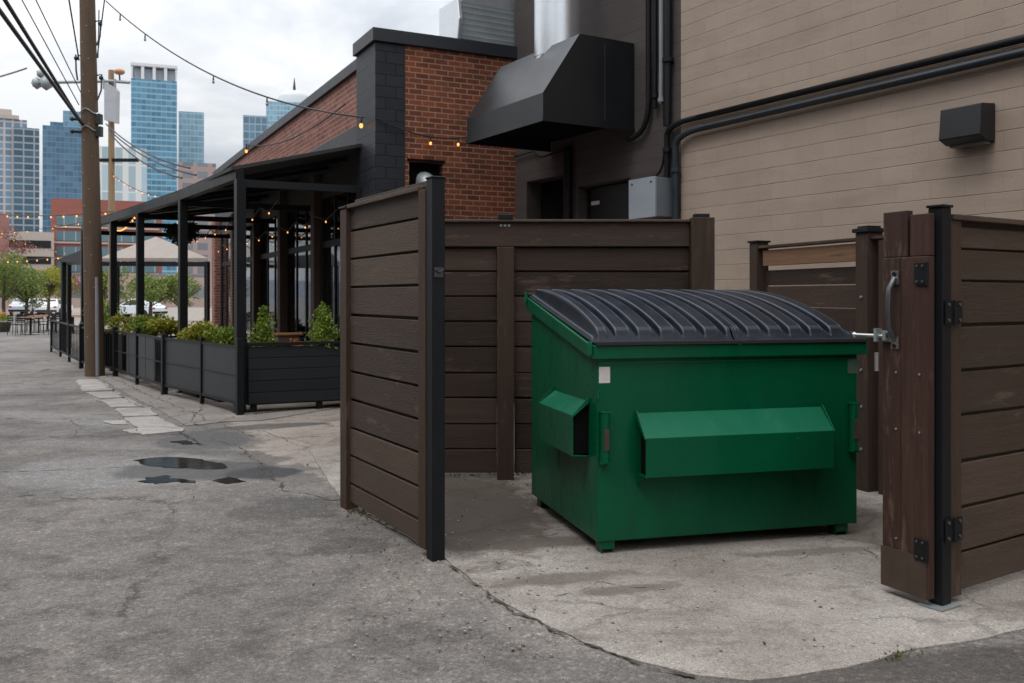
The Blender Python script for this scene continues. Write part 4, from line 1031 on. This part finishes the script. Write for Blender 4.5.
b.build('screws', M['steel'], gl)
b = B(); b.tube([(GL-.06,.055,1.39),(GL+.17,.055,1.39)], .011, 8); b.ball((GL+.17,.055,1.39), .018, 1); bo = b.build('bolt_rod', M['chrome'], gl)
b = B(); b.box(GL-.07,GL+.01,.031,.04,1.36,1.42); b.box(GL-.06,GL-.04,.041,.072,1.37,1.41); b.box(GL+.0,GL+.02,.031,.072,1.36,1.43); b.build('bolt_bracket', M['galv_dull'], gl)
B().tube([(GL+.02,.05,1.30),(GL+.02,.05,1.20)], .012, 8).build('chain_end', M['chrome'], gl)
for z in (1.72,.3):
    b = B(); b.box(.004,.075,.037,.042,z-.055,z+.055); b.tube([(-.006,.043,z-.057),(-.006,.043,z+.057)], .009, 8); h = b.build('hinge', M['steel'], gl)
    b = B()
    for x in (.022,.058):
        for dz in (-.04,.04): b.tube([(x,.042,z+dz),(x,.046,z+dz)], .007, 8)
    b.build('screws', M['dull_screw'], h)

# ------------------------------------------------------------------ dumpster
DR = math.atan2(.48,1.786); FDm = Frame((.525,5.67), (1.786,.48)); DW, DD = 1.85, 1.446
dm = thing('dumpster', 'green steel dumpster with ribbed grey black plastic lids', 'dumpster', FDm.at(0), FDm.rot)
zF, zBk, zb0 = 1.25, 1.55, .084
b = B(); b.prism([(0,zb0),(DD,zb0),(DD,zBk),(0,zF)], 'x', 0, DW); b.build('body', M['green'], dm, .006)
slp = (zBk-zF)/DD
b = B()
b.box(-.032, DW+.055, -.035, .02, 1.216, 1.302)
for x0, x1 in ((-.032,.0), (DW,DW+.055)):
    b.prism([(.021,1.21),(DD+.03,1.50),(DD+.03,1.60),(.021,1.30)], 'x', x0, x1)
b.box(-.032, DW+.032, DD+.031, DD+.06, 1.5, 1.6)
b.build('rim', M['green'], dm, .006)
multi('lid_stop', [(-.05,-.033,-.01,.03,1.24,1.325),(-.05,-.033,DD+.0,DD+.03,1.56,1.635),(DW+.056,DW+.066,.0,.04,1.22,1.3)], M['green_sheen'], dm, .004)
# lids
def lid(xa, xb_, endl, endr):
    b = B(); nx, ny = 300, 90; W_ = xb_-xa; rows = []
    def hgt(x, v):
        d = .088*math.sin(math.pi*min(1, max(0, (v-.05)/.95))**.85)**.75 if .05 < v < 1 else 0
        e = 1
        if endl: e *= min(1, max(0, (x-xa-.04)/.014))
        if endr: e *= min(1, max(0, (xb_-.04-x)/.014))
        if not endl: e *= 1 if x-xa > .025 else .93
        ph = ((x+.05) % .1545)/.1545
        rb = min(1, max(0, min((ph-.26)/.07, (.97-ph)/.05)))
        m = min(1, max(0, (v-.06)/.022))*min(1, max(0, (.985-v)/.03))
        return d*e+(rb*m*.042-(1-rb)*m*.004)*(.45+.55*e)
    for j in range(ny+1):
        v = j/ny
        y = -.03+v*(DD+.07); z0 = 1.316+slp*max(0, y)*.965
        rows.append([b.bm.verts.new((xa+W_*i/nx, y, z0+hgt(xa+W_*i/nx, v))) for i in range(nx+1)])
    for j in range(ny):
        for i in range(nx):
            f = b.bm.faces.new([rows[j][i], rows[j][i+1], rows[j+1][i+1], rows[j+1][i]])
    o = b.build('lid', M['plastic'], dm)
    b = B(); b.box(xa, xb_, -.05, -.031, 1.300, 1.326); b.build('lip', M['rubber'], o, .004)
    return o
lid(-.02, DW*.515, True, False); lid(DW*.515+.012, DW+.045, False, True)
B().tube([(-.02,DD+.03,1.615),(DW+.02,DD+.03,1.615)], .018, 8).build('hinge_rod', M['steel'], dm)
# front fork pocket
def pocket(x0, x1, top, zf1, zf0, out, rot=False):
    th = .008
    b = B()
    b.prism([(-.001,top),(-out,zf1),(-out+.004,zf1-th),(-.001,top-th*1.3)], 'x', x0, x1)
    t_ = b
    b2 = B(); b2.prism([(-out,zf1-.001),(-out,zf0),(-out+th,zf0),(-out+th,zf1-th)], 'x', x0, x1); b2.prism([(-out+th,zf0),(-out+th,zf0+th),(-.001,zf0+.0),(-.001,zf0-th)], 'x', x0, x1)
    return t_, b2
xl, xr = FDm.pl(646, None, -.15), FDm.pl(834, None, -.15)
a_, b_ = pocket(xl, xr, .875, .737, .495, .15)
fpk = a_.build('fork_pocket', M['green_sheen'], dm, .002); b_.build('face_plate', M['green'], fpk, .002)
for x in (xl-.007, xr+.0005): B().prism([(-.001,.89),(-.02,.89),(-.155,.735),(-.148,.725),(-.01,.845),(-.001,.86)], 'x', x, x+.006).build('end_rib', M['green_sheen'], fpk)
b = B(); b.prism([(-.001,.5),(-.1,.5),(-.001,.42)], 'x', xl+.002, xl+.01); b.build('gusset', M['green'], fpk)
B().prism([(-.002,.83),(-.135,.715),(-.135,.51),(-.002,.51)], 'x', xl+.03, xr-.03).build('cavity_shade', M['soot_shade'], fpk)  # black fill standing in for the shade inside the front pocket
for side in (0, 1):
    a_, b_ = pocket(-.86, -.135, .94, .854, .597, .115)
    sp_ = a_.build('fork_pocket', M['green_sheen'], dm, .002); f2 = b_.build('face_plate', M['green'], sp_, .002)
    B().prism([(-.002,.915),(-.10,.835),(-.10,.612),(-.002,.612)], 'x', -.845, -.15).build('cavity_shade', M['soot_shade'], sp_)  # same black fill for the shade inside the side pocket
    for x in (-.868, -.134): B().prism([(-.001,.965),(-.015,.965),(-.12,.852),(-.115,.842),(-.01,.93),(-.001,.94)], 'x', x, x+.006).build('end_rib', M['green_sheen'], sp_)
    if side == 0: sp_.rotation_euler = (0,0,-math.pi/2)
    else:
        sp_.location = (DW,0,0); sp_.rotation_euler = (0,0,math.pi/2); sp_.location = (DW, .995, 0)
# corner guards
for x0 in (.012, DW-.075):
    b = B(); b.box(x0,x0+.062,-.05,-.001,.57,.58); b.box(x0,x0+.062,-.05,-.001,.885,.895); b.tube([(x0+.03,-.03,.58),(x0+.03,-.03,.885)], .03, 14)
    cg_ = b.build('corner_guard', M['green'], dm, .002)
    B().box(x0+.012,x0+.045,-.0635,-.055,.66,.79).build('worn_patch', M['rust'], cg_)
s_, z_ = FDm.pl(603, 375); B().box(.012,.085,-.003,-.001,z_-.05,z_+.05).build('sticker', M['sticker'], dm)
s_, z_ = FDm.pl(854, 366); B().box(s_-.05,s_+.03,-.003,-.001,z_-.05,z_+.05).build('sticker', M['sticker_dim'], dm)
b = B()
for z in (1.19,): b.box(.02,DW-.02,-.006,-.0005,z-.004,z+.004)
b.build('weld_seam', M['green_sheen'], dm)
b = B(); b.tube([(.005,-.006,.97),(.005,-.006,1.02)], .008, 6); b.build('lug', M['green_sheen'], dm)
for x, y in ((.075,.06),(DW-.11,.06),(.075,DD-.1),(DW-.11,DD-.1)):
    b = B(); b.box(x-.045,x+.045,y-.05,y+.05,.034,.0835); b.box(x-.04,x-.03,y-.04,y+.04,.008,.0295); b.box(x+.03,x+.04,y-.04,y+.04,.008,.0295)
    ft = b.build('foot', M['green'], dm)
    B().tube([(x-.029,y,.034),(x+.029,y,.034)], .026, 14).build('caster', M['rubber'], ft)

# ------------------------------------------------------------------ small ground litter
lit = B()
for _ in range(420):
    px = R.choice([R.uniform(440,860), R.uniform(345,440), R.uniform(440,560)]); py = R.uniform(480,660)
    p = G(px, py)
    s = R.uniform(.003,.011); lit.ball((p.x,p.y,.012), s, 1, (1,R.uniform(.6,1.4),.5))
o = lit.build('grit', surf('grit', (.22,.19,.16), .9, isl=.5)); o['kind'] = 'stuff'; o['label'] = 'scattered grit and gravel on the concrete pad'
dl = B()
for _ in range(170):
    px, py = R.choice([(R.uniform(345,560),R.uniform(478,560)),(R.uniform(450,900),R.uniform(540,660)),(R.uniform(100,440),R.uniform(420,640)),(R.uniform(345,440),R.uniform(505,565))]); p = G(px, py); dl.leaf((p.x,p.y,.013), R.choice((.01,.015,.022)), .15)
o = dl.build('dry_leaves', foliage('dry leaf scraps', (.05,.032,.02), (.16,.11,.06))); o['kind'] = 'stuff'; o['label'] = 'small dry leaf scraps lying on the asphalt and concrete'
ms = B()
def strip(pl, n, w=.05):
    for _ in range(n):
        t_ = R.random()*(len(pl)-1); i = int(t_); q_ = G(*pl[i]).lerp(G(*pl[i+1]), t_-i)
        ms.leaf((q_.x+R.gauss(0,w), q_.y+R.gauss(0,w), .008), R.choice((.008,.012,.02)), .9)
strip([(252,415),(300,410),(345,404)], 1600, .02); strip([(352,510),(375,520),(400,532)], 110, .04); strip([(448,477),(500,476),(530,474)], 260, .05); strip([(352,512),(360,514)], 90, .03); strip([(880,662),(900,656),(915,655)], 60, .025); strip([(52,350),(79,367)], 100, .04)
o = ms.build('weeds', M['moss']); o['kind'] = 'stuff'; o['label'] = 'moss and weeds growing along the fence bottoms'

# ------------------------------------------------------------------ far left: trees, cars, city
def tree(label, px, Y, h, r, mat, n=2600, zc=.62, name='tree', leafs=.16, grp='trees at the end of the alley'):
    X = (px-CX)/F*Y; o = thing(name, label, 'tree', (X,Y,0), R.uniform(0,6), grp)
    b = B(); b.tube([(0,0,0),(.05,.02,h*.3),(0.0,.1,h*.6),(.05,.1,h*.85)], [.14,.11,.07,.03], 8)
    for k in range(9):
        a = R.uniform(0,6.28); z = h*R.uniform(.28,.6); b.tube([(0,.03,z),(math.cos(a)*r*.45,math.sin(a)*r*.45,z+h*.15),(math.cos(a)*r*.8,math.sin(a)*r*.8,z+h*.3)], [.05,.03,.012], 5)
    b.build('trunk', M['bark'], o)
    L = []
    for k in range(14):
        v = Vector((R.gauss(0,1), R.gauss(0,1), R.gauss(0,.8))).normalized()*R.uniform(.3,.85); L.append((v.x*r, v.y*r, h*zc+v.z*h*.36, R.uniform(.25,.5)))
    b = B()
    for _ in range(n):
        l = R.choice(L); v = Vector((R.gauss(0,1), R.gauss(0,1), R.gauss(0,1))).normalized()*R.uniform(.5,1)*l[3]*r
        b.leaf((l[0]+v.x, l[1]+v.y, max(h*.22, l[2]+v.z*.8)), leafs)
    b.build('crown', M[mat], o)
tree('small green street tree at the far left edge of the alley', 4, 62, 4.6, 2.4, 'leaf_tree')
tree('round green street tree behind the white car', 26, 66, 4.3, 2.7, 'leaf_tree', 5200)
tree('yellowish tree right of the round green one', 48, 70, 4.3, 2.3, 'leaf_y', 3400)
tree('reddish budding tree above the left edge', -4, 75, 8.2, 2.6, 'leaf_red', 1500, .7)
tree('green tree seen under the canopy left of its thin post', 150, 58, 3.4, 2.1, 'leaf_tree')
tree('green tree seen under the canopy right of its thin post', 180, 60, 3.2, 1.7, 'leaf_tree')
tree('pale green tree showing between tall pole and second pole', 104, 52, 3.6, 1.4, 'leaf_tree', 1800)
tree('dark leafless looking tree beyond the brick office', 70, 90, 5, 2.2, 'leaf_red', 900)
fb = thing('flower_planter', 'planter of orange flowers and greenery at the left edge of the alley', 'planter', (-23.7,42,0))
B().prism([(-.5,0),(.5,0),(.6,.45),(-.6,.45)], 'y', -.4, .4).build('tub', M['soil'], fb)
b = B(); f = dome(.6,.5)
for _ in range(500): v = f(); b.leaf((v[0],v[1],v[2]+.45), .1)
b.build('foliage', M['leaf'], fb)
b = B()
for _ in range(140): v = f(); b.leaf((v[0],v[1],v[2]+.6), .1)
b.build('flowers', M['flower'], fb)
def car(label, px, Y, col, rz, h=1.45):
    X = (px-CX)/F*Y; o = thing('parked_car', label, 'car', (X,Y,0), rz, 'cars parked beyond the alley')
    L = 4.3; pm = surf('car paint '+label[:12], col, .25, 0, .05)
    b = B(); b.prism([(0,.3),(L,.3),(L,.75),(L-.15,.88),(L*.72,.95),(.25,.95),(0,.8)], 'x', -.88, .88)
    # prism runs across; profile in y,z
    o1 = b.build('body', pm, o, .06)
    b = B(); z1 = h; b.hexa([(-.8,.35,.951),(.8,.35,.951),(.8,L*.72,.951),(-.8,L*.72,.951),(-.62,.8,z1),(.62,.8,z1),(.62,L*.5,z1),(-.62,L*.5,z1)]); ca = b.build('cabin', pm, o, .04)
    b = B()
    b.hexa([(-.66,.425,1.0),(.66,.425,1.0),(.66,.445,1.0),(-.66,.445,1.0),(-.56,.72,z1-.06),(.56,.72,z1-.06),(.56,.74,z1-.06),(-.56,.74,z1-.06)])
    b.build('rear_window', M['hood'], o)
    for sx in (-1, 1):
        b = B(); b.hexa([(sx*.79,.7,1.0),(sx*.80,.7,1.0),(sx*.80,L*.66,1.0),(sx*.79,L*.66,1.0),(sx*.645,.95,z1-.08),(sx*.66,.95,z1-.08),(sx*.66,L*.5,z1-.08),(sx*.645,L*.5,z1-.08)]); b.build('side_window', M['hood'], o)
        B().box(sx*.72-.12,sx*.72+.12,-.02,.01,.68,.82).build('tail_light', surf('red lens', (.4,.02,.015), .3), o)
        for y in (.75,L-.8): B().tube([(sx*.74,y,.32),(sx*.9,y,.32)], .32, 18).build('wheel', M['rubber'], o)
    B().box(-.86,.86,-.06,.0,.34,.5).build('bumper', M['black'], o)
car('white parked car, rightmost of the three beyond the tables', 46, 78, (.7,.72,.74), .15)
car('silver parked car in the middle of the three beyond the tables', 32, 82, (.5,.53,.56), .1)
car('grey parked car, leftmost of the three beyond the tables', 19, 80, (.42,.45,.48), .2)
car('pale car glimpsed under the canopy beyond the patio', 160, 70, (.6,.65,.7), 1.3)

def bld(name, label, px0, px1, pyt, Y, depth, mat, rot=0, cat='tower', extra=None):
    X0 = (px0-CX)/F*Y; H = EH+(HY-pyt)/F*Y
    rot = -math.atan2((px0+px1)/2-CX, F)*.97
    fr_ = Frame((X0, Y), (math.cos(rot), math.sin(rot))); X1 = X0+fr_.pl(px1)
    o = thing(name, label, cat, (X0,Y,0), rot)
    B().box(0, X1-X0, 0, depth, 0, H).build('facade', mat, o)
    if extra: extra(o, X1-X0, H, depth, Y)
    return o
m_a = gridmat('beige grid facade', (.13,.22,.31), (.46,.41,.39), 2.7, 2.5, .26, .24, .12, .5)
m_a2 = gridmat('dark balcony facade', (.05,.10,.14), (.26,.3,.35), 3.4, 2.5, .14, .22, .12, .55)
m_b = gridmat('steel blue glass', (.13,.25,.34), (.2,.33,.42), 1.8, 2.6, .1, .16, .1, .5)
m_b2 = gridmat('deep blue glass', (.075,.15,.23), (.11,.2,.29), 1.8, 2.6, .1, .16, .1, .5)
m_c = gridmat('white panel facade', (.35,.45,.5), (.6,.62,.62), 4, 9, .45, .06, .2, .3)
m_d = gridmat('bright blue glass', (.085,.21,.31), (.21,.38,.49), 2.2, 2.7, .06, .26, .1, .55)
m_e = gridmat('pale blue glass', (.19,.33,.42), (.33,.46,.53), 1.9, 2.9, .12, .2, .12, .4)
m_w = surf('white concrete', (.62,.63,.65), .7)
m_s = surf('beige concrete', (.42,.37,.33), .8)
m_r = brick('office brick', (.28,.10,.08), (.25,.09,.07), (.25,.12,.1), 2.2, .8, .02)
m_t = gridmat('teal strip glass', (.10,.17,.2), (.3,.34,.36), 2.2, 9, .08, .0, .12, .3)
def exA(o, W, H, D, Y):
    B().box(-2, W*.62, 3, D-4, H+.02, H+(113-102)/F*Y).build('penthouse', m_s, o)
    B().box(-.5, W*.8, -.5, D+.2, H+.001, H+1.4).build('parapet', m_s, o)
    B().box(W*.66, W+4, -1.5, D*.8, 0, H-3).build('balcony_bay', m_a2, o)
bld('apartment_tower', 'beige gridded apartment tower at the left edge of the skyline', -14, 27, 117, 330, 16, m_a, 0, 'tower', exA)
def exB(o, W, H, D, Y):
    B().box(W*.5, W*1.05, 2, D, 0, H+(124-107)/F*Y).build('upper_block', m_b, o)
    B().box(W*.18, W*.5-.01, 3, D-3, H+.01, H+(127-124)/F*Y+1).build('plant_room', m_b2, o)
bld('glass_tower', 'two part steel blue glass tower just left of the tall pole', 42.5, 83, 125, 420, 26, m_b2, 0, 'tower', exB)
bld('office_block', 'white panelled mid rise block right of the tall pole', 96, 147, 146, 300, 18, m_c, 0)
def exD(o, W, H, D, Y):
    h = (78-62)/F*Y
    for k in range(5): B().box(max(0, W*k/4-.7), min(W, W*k/4+.7), 0, 1.4, H+.01, H+h-1.4).build('crown_column', m_w, o)
    B().box(-.2, W+.2, -.2, D+.2, H+h-1.39, H+h).build('crown_beam', m_w, o)
    B().box(W*.0+1.5, W*.98, 2.5, D-2, H+.02, H+h-2).build('plant_room', surf('crown louvre', (.36,.4,.45), .6), o)
    for x in (0, W-1.4): B().box(x, x+1.4, D-1.4, D, H+.01, H+h-1.4).build('crown_column', m_w, o)
bld('glass_tower', 'tall bright blue glass tower with a white open crown', 131, 177, 78, 430, 24, m_d, 0, 'tower', exD)
bld('glass_tower', 'shorter pale blue glass tower right of the white crowned one', 178.5, 204, 111, 470, 24, m_e, 0)
bld('office_block', 'low grey red office block above the pergola roof', 178, 216, 162, 260, 14, gridmat('grey red facade', (.16,.17,.19), (.3,.23,.22), 4, 3.4, .3, .4), 0)
bld('glass_tower', 'small blue tower just left of the domed building', 243, 268, 115, 480, 20, gridmat('cool blue glass', (.12,.2,.27), (.25,.36,.43), 3, 4, .12, .15), 0)
def exG(o, W, H, D, Y):
    B().tube([(W*.5,D/2,H-.5),(W*.5,D/2,H+5),(W*.5,D/2,H+7.5),(W*.5,D/2,H+9),(W*.5,D/2,H+9.6)], [W*.3,W*.3,W*.24,W*.12,W*.03], 28).build('dome', surf('pale dome', (.5,.53,.55), .5), o)
    B().tube([(W/2,D/2,H+9.3),(W/2,D/2,H+12),(W/2,D/2,H+17)], [.9,.7,.15], 8).build('spire', M['fascia'], o)
bld('domed_tower', 'pale rounded tower with a small dome and spire behind the brick roof', 266, 322, 101, 520, 26, m_e, 0, 'tower', exG)
def exH(o, W, H, D, Y):
    h = H
    for k in range(5):
        z0 = H-(216-197)/F*Y-(k*20+10)/F*Y*.78
        f = B().box(1.0, W-1, -.15, -.01, z0, z0+2.0).build('window', m_t, o)
        B().box(.6, W-.6, -.35, -.16, z0-.55, z0-.2).build('sill', m_s, f)
bld('brick_office', 'red brick office block with long strip windows behind the poles', 51, 162, 198, 190, 14, m_r, 0, 'building', exH)
def exI(o, W, H, D, Y):
    for k in range(4):
        z0 = H-2.2-k*3.0
        B().box(.5, W-.5, -.1, -.01, z0-.8, z0+.6).build('opening', M['hood'], o)
bld('parking_garage', 'low beige garage with open decks at the left', 2, 54, 231, 170, 20, m_s, 0, 'building', exI)
bld('brick_block', 'pinkish brick block at the far left edge', -40, 9, 212, 150, 12, brick('pink brick', (.3,.15,.13), (.26,.12,.1), (.3,.2,.18), 2, .8, .03), 0, 'building', None)
bld('low_wall_building', 'pale pinkish low building closing the end of the alley', -60, 240, 272, 130, 10, gridmat('low facade', (.16,.17,.18), (.34,.25,.22), 6, 3.2, .5, .45), 0, 'building', None)
struct(B().box(-900,900,900,940,0,22).build('far_skyline', surf('far town grey', (.3,.33,.37), .9)))
